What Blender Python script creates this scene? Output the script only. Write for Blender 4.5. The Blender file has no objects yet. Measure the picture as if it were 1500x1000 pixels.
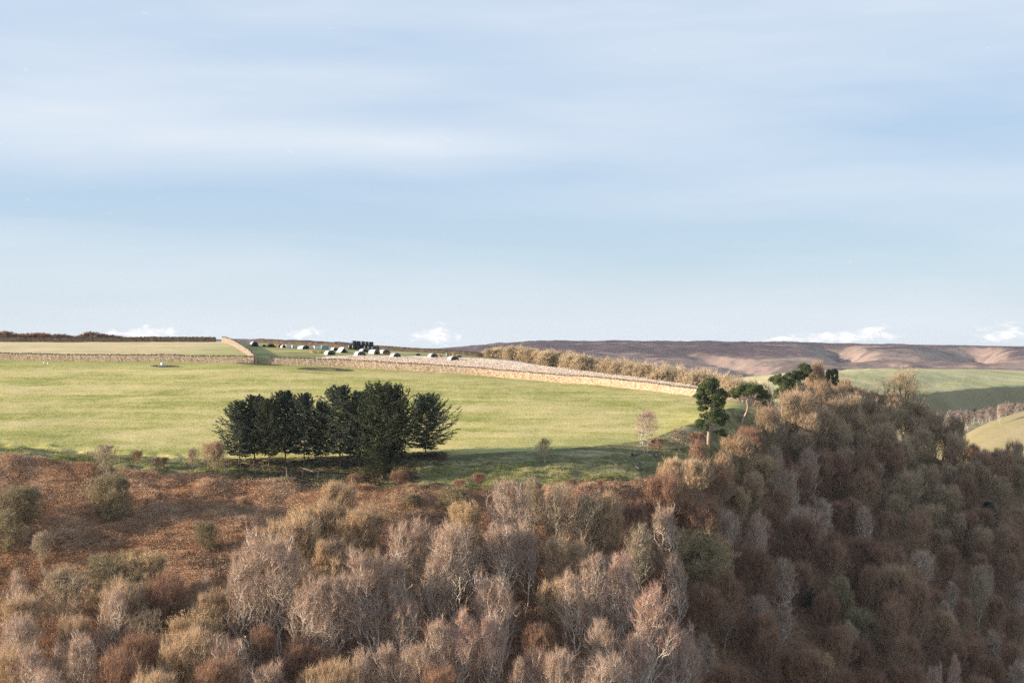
import bpy, math, random
import numpy as np
from math import radians as R, sin, cos, pi
SC = bpy.context.scene
COL = SC.collection
HAZE = 0.00004
F = 2083.0                       # focal length in photo pixels (50 mm on 36 mm)
# ---------------------------------------------------------------- camera
cam = bpy.data.cameras.new('camera'); cam.lens = 50; cam.sensor_width = 36
cam.clip_start = 1; cam.clip_end = 30000
co = bpy.data.objects.new('camera', cam); COL.objects.link(co)
co.location = (0, 0, 0); co.rotation_euler = (R(90), 0, 0); SC.camera = co
# ---------------------------------------------------------------- light
SUN_EL, SUN_AZ = 14.0, 8.0      # azimuth measured from the left (-X) towards the viewer (-Y)
sdir = np.array([-cos(R(SUN_EL))*cos(R(SUN_AZ)), -cos(R(SUN_EL))*sin(R(SUN_AZ)), sin(R(SUN_EL))])
sl = bpy.data.lights.new('sun', 'SUN'); sl.energy = 5.0; sl.angle = R(0.5); sl.color = (1.0, 0.86, 0.70)
so = bpy.data.objects.new('sun', sl); COL.objects.link(so)
from mathutils import Vector
so.rotation_euler = Vector(tuple(sdir)).to_track_quat('Z', 'Y').to_euler(); so.location = (-200, -100, 200)
SC.view_settings.view_transform = 'Standard'; SC.view_settings.look = 'None'
SC.view_settings.gamma = 1; SC.view_settings.exposure = 1.08
SC.cycles.use_denoising = False
SC.cycles.max_bounces = 4; SC.cycles.diffuse_bounces = 2; SC.cycles.glossy_bounces = 1
SC.cycles.volume_bounces = 0; SC.cycles.transparent_max_bounces = 4
SC.render.film_transparent = False

class NT:
    def __init__(s, tree): s.t = tree; s.n = tree.nodes; s.l = tree.links
    def add(s, typ, inputs=None, **props):
        nd = s.n.new(typ)
        for k, v in props.items(): setattr(nd, k, v)
        for k, v in (inputs or {}).items():
            i = nd.inputs[k]
            if hasattr(v, 'is_linked') or isinstance(v, bpy.types.NodeSocket): s.l.new(v, i)
            else: i.default_value = v
        return nd
    def math(s, op, a, b=0.0, c=0.0, clamp=False):
        nd = s.add('ShaderNodeMath', {0: a, 1: b, 2: c}, operation=op); nd.use_clamp = clamp
        return nd.outputs[0]
    def mix(s, f, a, b, bt='MIX'):
        nd = s.add('ShaderNodeMix', {0: f, 6: a, 7: b}, data_type='RGBA', blend_type=bt)
        return nd.outputs[2]
    def ramp(s, f, stops, interp='LINEAR'):
        nd = s.add('ShaderNodeValToRGB', {0: f}); cr = nd.color_ramp; cr.interpolation = interp
        while len(cr.elements) < len(stops): cr.elements.new(0.5)
        for e, (p, c) in zip(cr.elements, stops):
            e.position = p; e.color = tuple(c) + (1,) if len(c) == 3 else c
        return nd.outputs[0]
    def noise(s, vec, scale, detail=4, rough=0.55, dist=0.0):
        return s.add('ShaderNodeTexNoise', {'Vector': vec, 'Scale': scale, 'Detail': detail, 'Roughness': rough, 'Distortion': dist}).outputs[0]
    def mapping(s, vec, scale=(1, 1, 1), loc=(0, 0, 0), rot=(0, 0, 0)):
        return s.add('ShaderNodeMapping', {'Vector': vec, 'Scale': scale, 'Location': loc, 'Rotation': rot}).outputs[0]
    def sstep(s, x, a, b):
        return s.add('ShaderNodeMapRange', {0: x, 1: a, 2: b, 3: 0.0, 4: 1.0}, interpolation_type='SMOOTHSTEP').outputs[0]

# ---------------------------------------------------------------- sky
W = bpy.data.worlds.new('World'); SC.world = W; W.use_nodes = True
w = NT(W.node_tree); w.n.clear()
sky = w.add('ShaderNodeTexSky', sky_type='NISHITA'); sky.sun_disc = False
sky.sun_elevation = R(SUN_EL)
# Nishita: sun azimuth is measured clockwise from +Y
sky.sun_rotation = math.atan2(sdir[0], sdir[1]) % (2*pi)
sky.altitude = 200; sky.air_density = 1.0; sky.dust_density = 0.6; sky.ozone_density = 2.0
tc = w.add('ShaderNodeTexCoord')
sp = w.add('ShaderNodeSeparateXYZ', {0: tc.outputs['Generated']})
X, Y, Z = sp.outputs
az = w.math('ARCTAN2', X, Y); el = w.math('ARCSINE', Z)
ael = w.add('ShaderNodeCombineXYZ', {0: az, 1: el, 2: 0.0}).outputs[0]
# long soft streaks of high cloud
warp = w.noise(w.mapping(ael, (5, 14, 1), (3.1, 1.7, 0)), 1.0, 3, 0.5)
wv = w.add('ShaderNodeCombineXYZ', {0: w.math('MULTIPLY', warp, 0.10), 1: w.math('MULTIPLY', warp, 0.025), 2: 0.0}).outputs[0]
aw = w.add('ShaderNodeVectorMath', {0: ael, 1: wv}, operation='ADD').outputs[0]
n1 = w.noise(w.mapping(aw, (2.2, 17, 1), (0.4, 0.3, 0), (0, 0, R(-5))), 1.0, 5, 0.52)
n2 = w.noise(w.mapping(aw, (7, 50, 1), (2.4, 5.3, 2), (0, 0, R(-4))), 1.0, 4, 0.5)
def blob(a0, e0, sa, se, amp):
    x = w.math('DIVIDE', w.math('SUBTRACT', az, a0), sa); y = w.math('DIVIDE', w.math('SUBTRACT', el, e0), se)
    r2 = w.math('ADD', w.math('MULTIPLY', x, x), w.math('MULTIPLY', y, y))
    return w.math('MULTIPLY', w.math('EXPONENT', w.math('MULTIPLY', r2, -1.0)), amp)
def P(px, py): return ((px-750)/F, (500-py)/F)
cov = w.math('MULTIPLY', w.math('SUBTRACT', n1, 0.5), 1.25)
cov = w.math('ADD', cov, w.math('MULTIPLY', w.math('SUBTRACT', n2, 0.5), 0.34))
for (px, py, sx, sy, amp) in [(120, 190, 330, 62, .50), (480, 118, 220, 26, .32), (650, 215, 240, 26, .40), (900, 185, 260, 30, .22), (1000, 90, 260, 45, .22), (1300, 30, 300, 40, .15),
                              (250, 30, 500, 45, .16), (1380, 185, 240, 60, -.45), (200, 305, 420, 42, -.36), (850, 345, 520, 50, -.22),
                              (1350, 300, 300, 40, .08), (500, 65, 260, 25, -.06), (100, 420, 420, 30, .14), (750, 490, 1500, 40, .34)]:
    a0, e0 = P(px, py); cov = w.math('ADD', cov, blob(a0, e0, sx/F, sy/F, amp))
cov = w.math('ADD', cov, 0.30, clamp=True)
skyc = w.mix(1.0, sky.outputs[0], (0.12, 0.12, 0.12, 1), 'MULTIPLY')
high = w.ramp(w.math('MULTIPLY', el, 2.0), [(0.0, (.300, .348, .384)), (.10, (.258, .325, .388)), (.22, (.228, .298, .388)), (.5, (.232, .300, .392)), (1.0, (.19, .275, .40))])
base = w.mix(0.90, skyc, high)       # thin high veil over the whole sky
veil = w.mix(w.math('MULTIPLY', cov, 0.92), base, (0.39, 0.418, 0.452, 1))
# small cumulus just above the horizon
cn = w.noise(w.mapping(ael, (75, 150, 1), (1.2, 9.3, 0)), 1.0, 8, 0.62, 0.4)
cum = 0.0
for (px, py, sx, sy, amp) in [(215, 488, 55, 8, 1.0), (237, 484, 25, 8, .6), (440, 490, 36, 8, .8), (455, 484, 16, 7, .5), (628, 496, 40, 11, 1.0), (642, 484, 22, 10, .8),
                              (1215, 495, 70, 9, .95), (1262, 486, 34, 9, .9), (1460, 494, 60, 11, .8), (1440, 482, 34, 9, .5), (1150, 498, 60, 6, .6)]:
    a0, e0 = P(px, py); cum = w.math('ADD', cum, blob(a0, e0, sx/F, sy/F, amp))
cm = w.sstep(w.math('ADD', cum, w.math('MULTIPLY', w.math('SUBTRACT', cn, 0.5), 2.4)), 0.35, 1.15)
veil = w.mix(w.math('MULTIPLY', cm, 0.88), veil, w.mix(w.sstep(cn, .42, .62), (0.44, 0.45, 0.47, 1), (0.58, 0.57, 0.56, 1)))
bg = w.add('ShaderNodeBackground', {0: veil, 1: 1.0})
wo = w.add('ShaderNodeOutputWorld', {0: bg.outputs[0]})

# ---------------------------------------------------------------- object helpers
def new_mesh(name, verts, faces_list, mats, midx=None, smooth=False):
    """faces_list: list of int arrays (n,3) or (n,4)"""
    me = bpy.data.meshes.new(name)
    verts = np.asarray(verts, dtype=np.float32)
    me.vertices.add(len(verts)); me.vertices.foreach_set('co', verts.ravel())
    tot = np.concatenate([np.full(len(f), f.shape[1], dtype=np.int32) for f in faces_list])
    loops = np.concatenate([f.ravel() for f in faces_list]).astype(np.int32)
    st = np.concatenate([[0], np.cumsum(tot)[:-1]]).astype(np.int32)
    me.loops.add(len(loops)); me.loops.foreach_set('vertex_index', loops)
    me.polygons.add(len(tot)); me.polygons.foreach_set('loop_start', st); me.polygons.foreach_set('loop_total', tot)
    if midx is not None: me.polygons.foreach_set('material_index', np.asarray(midx, dtype=np.int32))
    me.polygons.foreach_set('use_smooth', np.full(len(tot), bool(smooth)))
    for m in mats: me.materials.append(m)
    me.update(calc_edges=True)
    return me
def link(name, me, parent=None, loc=None, rz=0, sc=1):
    o = bpy.data.objects.new(name, me); COL.objects.link(o)
    if parent is not None: o.parent = parent
    if loc is not None: o.location = loc
    if rz: o.rotation_euler = (0, 0, rz)
    if sc != 1: o.scale = (sc, sc, sc) if not isinstance(sc, tuple) else sc
    return o
def tag(o, label, cat, group=None, kind=None):
    if label: o['label'] = label
    if cat: o['category'] = cat
    if group: o['group'] = group
    if kind: o['kind'] = kind
    return o
def empty(name, loc, rz=0, sc=1):
    o = link(name, None, None, loc, rz, sc); o.empty_display_size = 0.5; return o

class MB:
    """collects boxes, tubes, ribbons as numpy arrays"""
    def __init__(s): s.v = []; s.f3 = []; s.f4 = []; s.n = 0; s.m3 = []; s.m4 = []
    def quadmesh(s, V, Fq, m=0):
        s.v.append(V); s.f4.append(Fq + s.n); s.m4.append(np.full(len(Fq), m)); s.n += len(V)
    def trimesh(s, V, Ft, m=0):
        s.v.append(V); s.f3.append(Ft + s.n); s.m3.append(np.full(len(Ft), m)); s.n += len(V)
    def box(s, c, size, rz=0, m=0, tilt=0):
        h = np.array(size)/2
        V = np.array([[x, y, z] for x in (-1, 1) for y in (-1, 1) for z in (-1, 1)], float)*h
        if tilt:
            a = tilt; V = V @ np.array([[cos(a), 0, -sin(a)], [0, 1, 0], [sin(a), 0, cos(a)]])
        if rz: V = V @ np.array([[cos(rz), sin(rz), 0], [-sin(rz), cos(rz), 0], [0, 0, 1]])
        V = V + np.array(c)
        s.quadmesh(V, np.array([[0, 1, 3, 2], [4, 6, 7, 5], [0, 4, 5, 1], [2, 3, 7, 6], [0, 2, 6, 4], [1, 5, 7, 3]]), m)
    def tubes(s, pts, r, sides=4, m=0):
        """pts (n,K,3), r (n,K)"""
        pts = np.asarray(pts, float); r = np.asarray(r, float)
        n, K, _ = pts.shape
        if n == 0: return
        T = np.gradient(pts, axis=1); T /= np.linalg.norm(T, axis=2, keepdims=True)+1e-9
        ref = np.where(np.abs(T[:, :, 2:3]) > .9, np.array([1., 0, 0]), np.array([0, 0, 1.]))
        ref = np.broadcast_to(ref[:, :1], T.shape)
        A = np.cross(T, ref); A /= np.linalg.norm(A, axis=2, keepdims=True)+1e-9
        B = np.cross(T, A)
        ang = np.arange(sides)*2*pi/sides
        V = pts[:, :, None] + r[:, :, None, None]*(A[:, :, None]*np.cos(ang)[None, None, :, None] + B[:, :, None]*np.sin(ang)[None, None, :, None])
        idx = np.arange(n*K*sides).reshape(n, K, sides)
        a = idx[:, :-1]; b = idx[:, 1:]
        q = np.stack([a, np.roll(a, -1, 2), np.roll(b, -1, 2), b], -1).reshape(-1, 4)
        s.quadmesh(V.reshape(-1, 3), q, m)
    def ribbons(s, P0, P1, wd, rng, m=0, w1=None):
        n = len(P0)
        if n == 0: return
        D = P1-P0; D = D/(np.linalg.norm(D, axis=1, keepdims=True)+1e-9)
        S = np.cross(D, rng.normal(size=(n, 3))); S /= np.linalg.norm(S, axis=1, keepdims=True)+1e-9
        wd = np.broadcast_to(np.asarray(wd, float), (n,))[:, None]
        if w1 is None:
            V = np.stack([P0-S*wd/2, P0+S*wd/2, P1], 1).reshape(-1, 3)
            s.trimesh(V, np.arange(n*3).reshape(n, 3), m)
        else:
            V = np.stack([P0-S*wd/2, P0+S*wd/2, P1+S*w1/2, P1-S*w1/2], 1).reshape(-1, 3)
            s.quadmesh(V, np.arange(n*4).reshape(n, 4), m)
    def mesh(s, name, mats, smooth=False):
        fl = []; mi = []
        if s.f3: fl.append(np.concatenate(s.f3)); mi.append(np.concatenate(s.m3))
        if s.f4: fl.append(np.concatenate(s.f4)); mi.append(np.concatenate(s.m4))
        return new_mesh(name, np.concatenate(s.v), fl, mats, np.concatenate(mi), smooth)
    def build(s, name, mats, parent=None, loc=None, rz=0, sc=1, smooth=False):
        return link(name, s.mesh(name, mats if isinstance(mats, (list, tuple)) else [mats], smooth), parent, loc, rz, sc)

# ---------------------------------------------------------------- terrain
cpx = np.array([-900, -200, 0, 150, 350, 500, 700, 850, 950, 1030, 1080, 1150, 1250, 1350, 1430, 1500, 1700, 2400], float)
n_ = len(cpx)
def full(v): return np.full(n_, float(v))
def zy(D, y): return (500-np.array(y, float))/F*np.array(D, float)
KD, KZ = [], []
def knot(D, z=None, y=None):
    D = full(D) if np.isscalar(D) else np.array(D, float)
    KD.append(D); KZ.append((full(z) if np.isscalar(z) else np.array(z, float)) if z is not None else zy(D, y))
knot(-160, z=22); knot(2, z=-1.8); knot(48, z=-26); knot(108, z=-60 if False else [-60]*8+[-62, -68, -72, -78, -80, -81, -81, -81, -81, -81])
knot(150, z=[-51, -51, -51, -51, -51, -51, -52, -53, -56, -62, -66, -72, -74, -75, -75, -75, -75, -75])
#            -900 -200   0   150  350  500  700  850  950 1030 1080 1150 1250 1350 1430 1500 1700 2400
knot([190, 190, 190, 190, 190, 190, 190, 190, 193, 198, 200, 202, 203, 203, 203, 203, 203, 203],
     y=[872, 872, 868, 868, 868, 868, 872, 880, 905, 965, 1000, 1040, 1075, 1100, 1120, 1135, 1160, 1180])
knot([218, 218, 219, 219, 217, 214, 212, 213, 218, 234, 252, 260, 262, 262, 262, 262, 262, 262],
     y=[660, 665, 673, 682, 697, 712, 712, 706, 700, 676, 685, 735, 785, 835, 875, 910, 960, 1000])
K6D, K6Z = KD[-1].copy(), KZ[-1].copy()
# just above the bank foot: gentle shelf, then the steeper lip of the field
knot([222, 222, 223, 223, 221, 221, 221, 224, 232, 248, 264, 276, 278, 278, 278, 278, 278, 278],
     y=[648, 655, 664, 672, 686, 688, 679, 670, 663, 643, 630, 672, 718, 770, 812, 850, 900, 950])
knot([226, 226, 227, 227, 228, 228, 227, 232, 241, 259, 277, 290, 293, 293, 293, 293, 293, 293],
     y=[640, 648, 655, 666, 675, 671, 664, 655, 644, 615, 590, 634, 664, 698, 730, 748, 800, 850])
K8D_ = np.array([330, 330, 330, 330, 330, 330, 326, 318, 311, 305, 302, 306, 308, 308, 308, 308, 308, 308.])
K8Z_ = zy(K8D_, [524, 526, 527, 529, 531, 537, 549, 562, 571.5, 581, 588, 610, 634, 660, 700, 722, 780, 840])
t_ = 5.0/(K8D_-KD[-1]); knot(KD[-1]+5.0, z=KZ[-1]*(1-t_)+K8Z_*t_)
knot([330, 330, 330, 330, 330, 330, 326, 318, 311, 305, 302, 306, 308, 308, 308, 308, 308, 308],
     y=[524, 526, 527, 529, 531, 537, 549, 562, 571.5, 581, 588, 610, 634, 660, 700, 722, 780, 840])
knot([430, 430, 430, 430, 430, 412, 395, 350, 335, 322, 315, 320, 322, 322, 322, 322, 322, 322],
     y=[498, 500, 501, 501, 501, 508.5, 521.5, 544, 556, 568, 580, 613, 640, 670, 712, 734, 790, 850])
knot([490, 490, 490, 490, 490, 470, 445, 390, 375, 365, 360, 360, 360, 360, 360, 360, 360, 360],
     z=[-3, -3, -3, -3, -3, -4.5, -11, -16, -20, -25, -30, -38, -42, -45, -48, -50, -52, -52])
knot([540, 540, 540, 540, 540, 540, 520, 470, 450, 430, 425, 420, 415, 410, 405, 405, 405, 405],
     z=[-9, -9, -9, -9, -9, -12, -22, -32, -42, -50, -56, -58, -58, -58, -56, -54, -50, -50])
knot([600, 600, 600, 600, 600, 600, 600, 600, 600, 580, 560, 540, 530, 520, 520, 520, 520, 520],
     z=[-18, -18, -18, -18, -18, -22, -34, -44, -52, -56, -56, -56, -54, -47, -31.5, -25.5, -14, -4])
knot(640, z=[-25, -25, -25, -25, -25, -30, -42, -50, -56, -58, -58, -56, -52, -47, -42, -41, -38, -30])
D15 = np.array([720]*9+[720, 725, 765, 850, 950, 1045, 1130, 1300, 1500.])
knot(D15-52, y=[625, 625, 625, 625, 625, 625, 625, 625, 622, 618, 612, 608, 606, 606, 605, 603, 596, 590])
knot(D15-8, y=[610, 610, 610, 610, 610, 610, 610, 610, 605, 600, 595, 588, 581, 576, 570.5, 564.5, 552, 545])
knot(D15+8, y=[609, 609, 609, 609, 609, 609, 609, 609, 603, 598, 592, 585, 578, 573, 567, 561, 549, 543])
knot(D15+220, y=[590, 590, 590, 590, 590, 590, 590, 585, 575, 566, 558, 548, 542, 541, 541, 543, 545, 545])
knot(1760, y=[565]*9+[566, 566, 566, 565, 564, 562, 560, 560, 560])
knot(2100, y=[528, 528, 528, 528, 528, 528, 530, 534, 535, 535, 535, 535, 534, 533, 533, 533, 533, 533])
knot(3000, y=[500, 498, 496.5, 497, 497.5, 503, 505, 500, 500, 500.5, 501, 502, 504, 506, 507, 508, 508, 508])
knot(7000, z=-60)
KD = np.array(KD); KZ = np.array(KZ)        # (nk, ncol)
UC = np.linspace(-0.80, 0.80, 641)          # u columns
PX = UC*F+750
def col_interp(A):
    out = np.array([np.interp(PX, cpx, a) for a in A])
    k = np.exp(-0.5*(np.arange(-8, 9)/3.2)**2); k /= k.sum()
    return np.array([np.convolve(np.pad(a, 8, 'edge'), k, 'valid') for a in out])
# the skyline dip needs its own finer columns
TD, TZ = col_interp(KD), col_interp(KZ)
sk_px = [-900, 0, 330, 400, 500, 560, 600, 640, 700, 740, 780, 900, 1100, 1300, 1500, 2400]
sk_py = [500, 496.5, 496.8, 497, 501.5, 507, 510.5, 511, 505.5, 502, 499.8, 499.5, 500.8, 504, 507.5, 508]
TZ[-2] = (500-np.interp(PX, sk_px, sk_py))/F*TD[-2]
def pchip_eval(x, y, q):
    h = np.diff(x); d = np.diff(y)/h
    m = np.zeros_like(y)
    w1 = 2*h[1:]+h[:-1]; w2 = h[1:]+2*h[:-1]
    s = d[1:]*d[:-1] > 0
    with np.errstate(all='ignore'): mm = (w1+w2)/(w1/d[:-1]+w2/d[1:])
    m[1:-1] = np.where(s, mm, 0); m[0] = d[0]; m[-1] = d[-1]
    i = np.clip(np.searchsorted(x, q, side='right')-1, 0, len(h)-1)
    t = (q-x[i])/h[i]
    return ((2*t**3-3*t**2+1)*y[i]+(t**3-2*t**2+t)*h[i]*m[i]+(-2*t**3+3*t**2)*y[i+1]+(t**3-t**2)*h[i]*m[i+1])
DS = np.concatenate([np.arange(-160, 1100, 1.0), np.arange(1100, 7001, 10.0)])
ZT = np.array([pchip_eval(TD[:, j], TZ[:, j], DS) for j in range(len(UC))])   # (cols, DS)
# value noise
_rs = np.random.RandomState(5); _G = _rs.rand(256, 256)
def vnoise(x, y):
    xi = np.floor(x).astype(int); yi = np.floor(y).astype(int); fx = x-xi; fy = y-yi
    fx = fx*fx*(3-2*fx); fy = fy*fy*(3-2*fy)
    g = lambda a, b: _G[a % 256, b % 256]
    return (g(xi, yi)*(1-fx)+g(xi+1, yi)*fx)*(1-fy)+(g(xi, yi+1)*(1-fx)+g(xi+1, yi+1)*fx)*fy-0.5
def fbm(x, y, o=4):
    s = 0; a = 1
    for i in range(o): s = s+a*vnoise(x*2**i+17*i, y*2**i+31*i); a *= .5
    return s
def ss(x, a, b):
    t = np.clip((x-a)/(b-a), 0, 1); return t*t*(3-2*t)
def height(x, y):
    """terrain height; x,y arrays"""
    x = np.asarray(x, float); y = np.asarray(y, float)
    u = np.clip(x/np.maximum(y, 110.0), UC[0], UC[-1]-1e-6)
    cf = (u-UC[0])/(UC[1]-UC[0]); ci = np.clip(cf.astype(int), 0, len(UC)-2); ct = cf-ci
    di = np.clip(np.searchsorted(DS, y, side='right')-1, 0, len(DS)-2)
    dt = np.clip((y-DS[di])/(DS[di+1]-DS[di]), 0, 1)
    z = (ZT[ci, di]*(1-ct)+ZT[ci+1, di]*ct)*(1-dt)+(ZT[ci, di+1]*(1-ct)+ZT[ci+1, di+1]*ct)*dt
    px = u*F+750
    k6 = np.interp(px, cpx, K6D)
    hill = ss(y, 110, 150)*(1-ss(y, k6-4, k6+3))
    z = z+hill*(fbm(x/14, y/14, 4)*2.2+fbm(x/3.8+9, y/3.8, 2)*1.35)
    bank = ss(y, k6-3, k6+1)*(1-ss(y, k6+10, k6+16))
    z = z+bank*fbm(x/2.6, y/2.6, 3)*0.75
    z = z+ss(y, k6+12, k6+25)*(1-ss(y, 500, 600))*fbm(x/9, y/9, 4)*0.22
    z = z+(ss(y, 480, 560)*(1-ss(y, 1100, 1300)))*fbm(x/25, y/25, 4)*1.8
    moor = ss(y, 1250, 1700)
    z = z+moor*(1-ss(y, 2700, 3000))*(fbm(x/260, y/420, 5)*6)+moor*(1-ss(y, 2900, 3050))*fbm(x/30+3, y/50, 4)*4.5
    # side valleys cut into the moor edge
    def gully(c0, c1, wl, wr, dep, y0, y1):
        s = np.clip((y-y0)/(y1-y0), 0, 1)
        c = c0+(c1-c0)*s + 14*vnoise(y/130, c0+0*y)
        e = px-c
        prof = np.where(e < 0, np.exp(-(e/wl)**2), np.exp(-(e/wr)**2))
        return -dep*prof*ss(y, y0-250, y0+50)*(1-ss(y, y1-120, y1+60))
    z = z+gully(1424, 1414, 48, 30, 38, 2350, 2900)+gully(1238, 1226, 34, 26, 26, 2350, 2800)
    z = z+gully(1100, 1010, 34, 30, 14, 2050, 2450)
    return z
def h1(x, y): return float(height(np.array([x]), np.array([y]))[0])
def hit(px, py, d0=150.0, d1=1200.0):
    """first point of the ground seen at this photo pixel"""
    u = (px-750)/F; v = (500-py)/F
    d = np.arange(d0, d1, 0.25); z = height(u*d, d)
    i = np.argmax(z >= v*d)
    return (u*d[i], d[i], float(z[i])) if (z >= v*d).any() else None
def by_top(px, py, H, d0=150.0, d1=420.0):
    """ground point whose object of height H has its top at this pixel"""
    u = (px-750)/F; v = (500-py)/F
    d = np.arange(d0, d1, 0.25); z = height(u*d, d)+H
    m = z >= v*d
    i = np.argmax(m) if m.any() else int(np.argmax(np.where(d < 330, z-v*d, -1e9)))
    return (u*d[i], d[i], float(z[i]-H))
def proj(x, y, z): return (750+F*x/y, 500-F*z/y)
# ---------------------------------------------------------------- materials
def mat(name, build, rough=0.9, spec=0.15, bump=None):
    m = bpy.data.materials.new(name); m.use_nodes = True
    t = NT(m.node_tree); t.n.clear()
    r = build(t)
    colr, bmp = r if isinstance(r, tuple) else (r, None)
    bs = t.add('ShaderNodeBsdfPrincipled', {'Base Color': colr, 'Roughness': rough, 'Specular IOR Level': spec})
    if bmp is not None:
        h, st, dist = bmp
        b = t.add('ShaderNodeBump', {'Height': h, 'Strength': st, 'Distance': dist}); t.l.new(b.outputs[0], bs.inputs['Normal'])
    t.add('ShaderNodeOutputMaterial', {0: bs.outputs[0]})
    return m
def geo(t): return t.add('ShaderNodeNewGeometry').outputs['Position']
def rnd(t): return t.add('ShaderNodeObjectInfo').outputs['Random']

def pasture(t):
    p = geo(t)
    big = t.noise(t.mapping(p, (.035, .035, 1)), 1, 5, .6, .6)
    mid = t.noise(t.mapping(p, (.45, .30, 1)), 1, 6, .75)
    fine = t.noise(t.mapping(p, (3.0, 1.2, 1)), 1, 5, .85)
    x = t.math('ADD', t.math('MULTIPLY', big, .9), t.math('MULTIPLY', mid, .55))
    x = t.math('ADD', x, t.math('MULTIPLY', t.math('SUBTRACT', fine, .5), 1.1))
    c = t.ramp(t.math('ADD', x, -.19), [(.34, (.235, .240, .050)), (.46, (.385, .350, .098)), (.57, (.52, .425, .165)), (.75, (.62, .50, .24))])
    # greener margins at the foot of the walls and above the bank
    s = t.add('ShaderNodeSeparateXYZ', {0: p})
    g = t.math('ADD', t.sstep(s.outputs[1], 312, 331), t.sstep(t.math('ADD', s.outputs[1], t.math('MULTIPLY', s.outputs[0], -0.45)), 243, 228))
    g = t.math('MULTIPLY', g, t.sstep(mid, .25, .65), clamp=True)
    c = t.mix(t.math('MULTIPLY', g, .75), c, (.185, .225, .05, 1))
    # slow mower / drill lines
    wv = t.add('ShaderNodeTexWave', {'Vector': t.mapping(p, (.02, .22, 1), (0, 0, 0), (0, 0, R(4))), 'Scale': 1.0, 'Distortion': 5.0, 'Detail': 3.0, 'Detail Scale': .7})
    c = t.mix(t.math('MULTIPLY', wv.outputs[1], .10), c, (.20, .24, .055, 1))
    return c, (fine, .9, .12)
M = {}
M['pasture'] = mat('pasture_grass', pasture)
def upper(t):
    p = geo(t)
    mid = t.noise(t.mapping(p, (.03, .14, 1)), 1, 5, .6)
    fine = t.noise(t.mapping(p, (1.0, 2.2, 1)), 1, 4, .75)
    s = t.add('ShaderNodeSeparateXYZ', {0: p})
    c = t.ramp(t.math('ADD', mid, t.math('MULTIPLY', t.math('SUBTRACT', fine, .5), .5)), [(.3, (.42, .34, .15)), (.5, (.56, .44, .24)), (.7, (.62, .49, .29))])
    g = t.math('ADD', t.sstep(s.outputs[0], -92, -70), t.sstep(s.outputs[1], 350, 334), clamp=True)
    c = t.mix(t.math('MULTIPLY', g, .6), c, (.25, .29, .075, 1))
    return c, (fine, .6, .08)
M['upper'] = mat('stubble_grass', upper)
def strip(t):
    p = geo(t)
    n = t.noise(t.mapping(p, (.25, .8, 1)), 1, 5, .7)
    return t.ramp(n, [(.3, (.62, .49, .38)), (.5, (.74, .61, .49)), (.75, (.80, .69, .57))]), (n, .8, .2)
M['strip'] = mat('dead_reed_grass', strip)
def paddock(t):
    p = geo(t)
    n = t.noise(t.mapping(p, (.05, .16, 1)), 1, 5, .6)
    f = t.noise(t.mapping(p, (.8, 2, 1)), 1, 4, .7)
    c = t.ramp(t.math('ADD', n, t.math('MULTIPLY', t.math('SUBTRACT', f, .5), .5)), [(.32, (.17, .115, .075)), (.42, (.24, .22, .08)), (.55, (.32, .31, .10)), (.72, (.46, .39, .19))])
    return c, (f, .6, .1)
M['paddock'] = mat('paddock_grass', paddock)
def bankm(t):
    p = geo(t)
    n = t.noise(t.mapping(p, (.12, .35, 1)), 1, 5, .65)
    f = t.noise(p, 1.7, 5, .75)
    x = t.math('ADD', n, t.math('MULTIPLY', t.math('SUBTRACT', f, .5), .7))
    c = t.ramp(x, [(.28, (.07, .052, .03)), (.42, (.13, .12, .05)), (.53, (.20, .19, .075)), (.62, (.34, .28, .15)), (.8, (.48, .39, .24))])
    return c, (f, 1.0, .25)
M['bank'] = mat('rough_bank_grass', bankm)
def hillm(t):
    p = geo(t)
    n = t.noise(t.mapping(p, (.06, .08, .1)), 1, 5, .65)
    f = t.noise(p, 1.1, 6, .8)
    x = t.math('ADD', n, t.math('MULTIPLY', t.math('SUBTRACT', f, .5), .8))
    c = t.ramp(x, [(.25, (.06, .036, .023)), (.42, (.15, .085, .05)), (.55, (.27, .155, .09)), (.68, (.38, .25, .155)), (.85, (.46, .33, .22))])
    return c, (f, 1.0, .5)
M['hill'] = mat('bracken_litter', hillm)
def mudm(t):
    p = geo(t); n = t.noise(p, 1.2, 5, .7)
    return t.ramp(n, [(.3, (.055, .036, .025)), (.6, (.11, .075, .05)), (.8, (.24, .19, .13))]), (n, .8, .1)
M['mud'] = mat('trodden_mud', mudm)
def farfield(t):
    p = geo(t)
    n = t.noise(t.mapping(p, (.012, .03, .02)), 1, 5, .6)
    f = t.noise(t.mapping(p, (.3, .3, .3)), 1, 4, .75)
    x = t.math('ADD', n, t.math('MULTIPLY', t.math('SUBTRACT', f, .5), .4))
    return t.ramp(x, [(.3, (.38, .35, .14)), (.5, (.48, .43, .20)), (.7, (.58, .50, .28))]), (f, .6, .5)
M['far'] = mat('distant_pasture', farfield)
M['spur'] = mat('darkened_pasture', lambda t: (lambda r: (t.mix(1.0, r[0], (.56, .52, .55, 1), 'MULTIPLY'), r[1]))(farfield(t)))  # distant pasture darkened: shade painted on the far bank, sun toned down on spur
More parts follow.
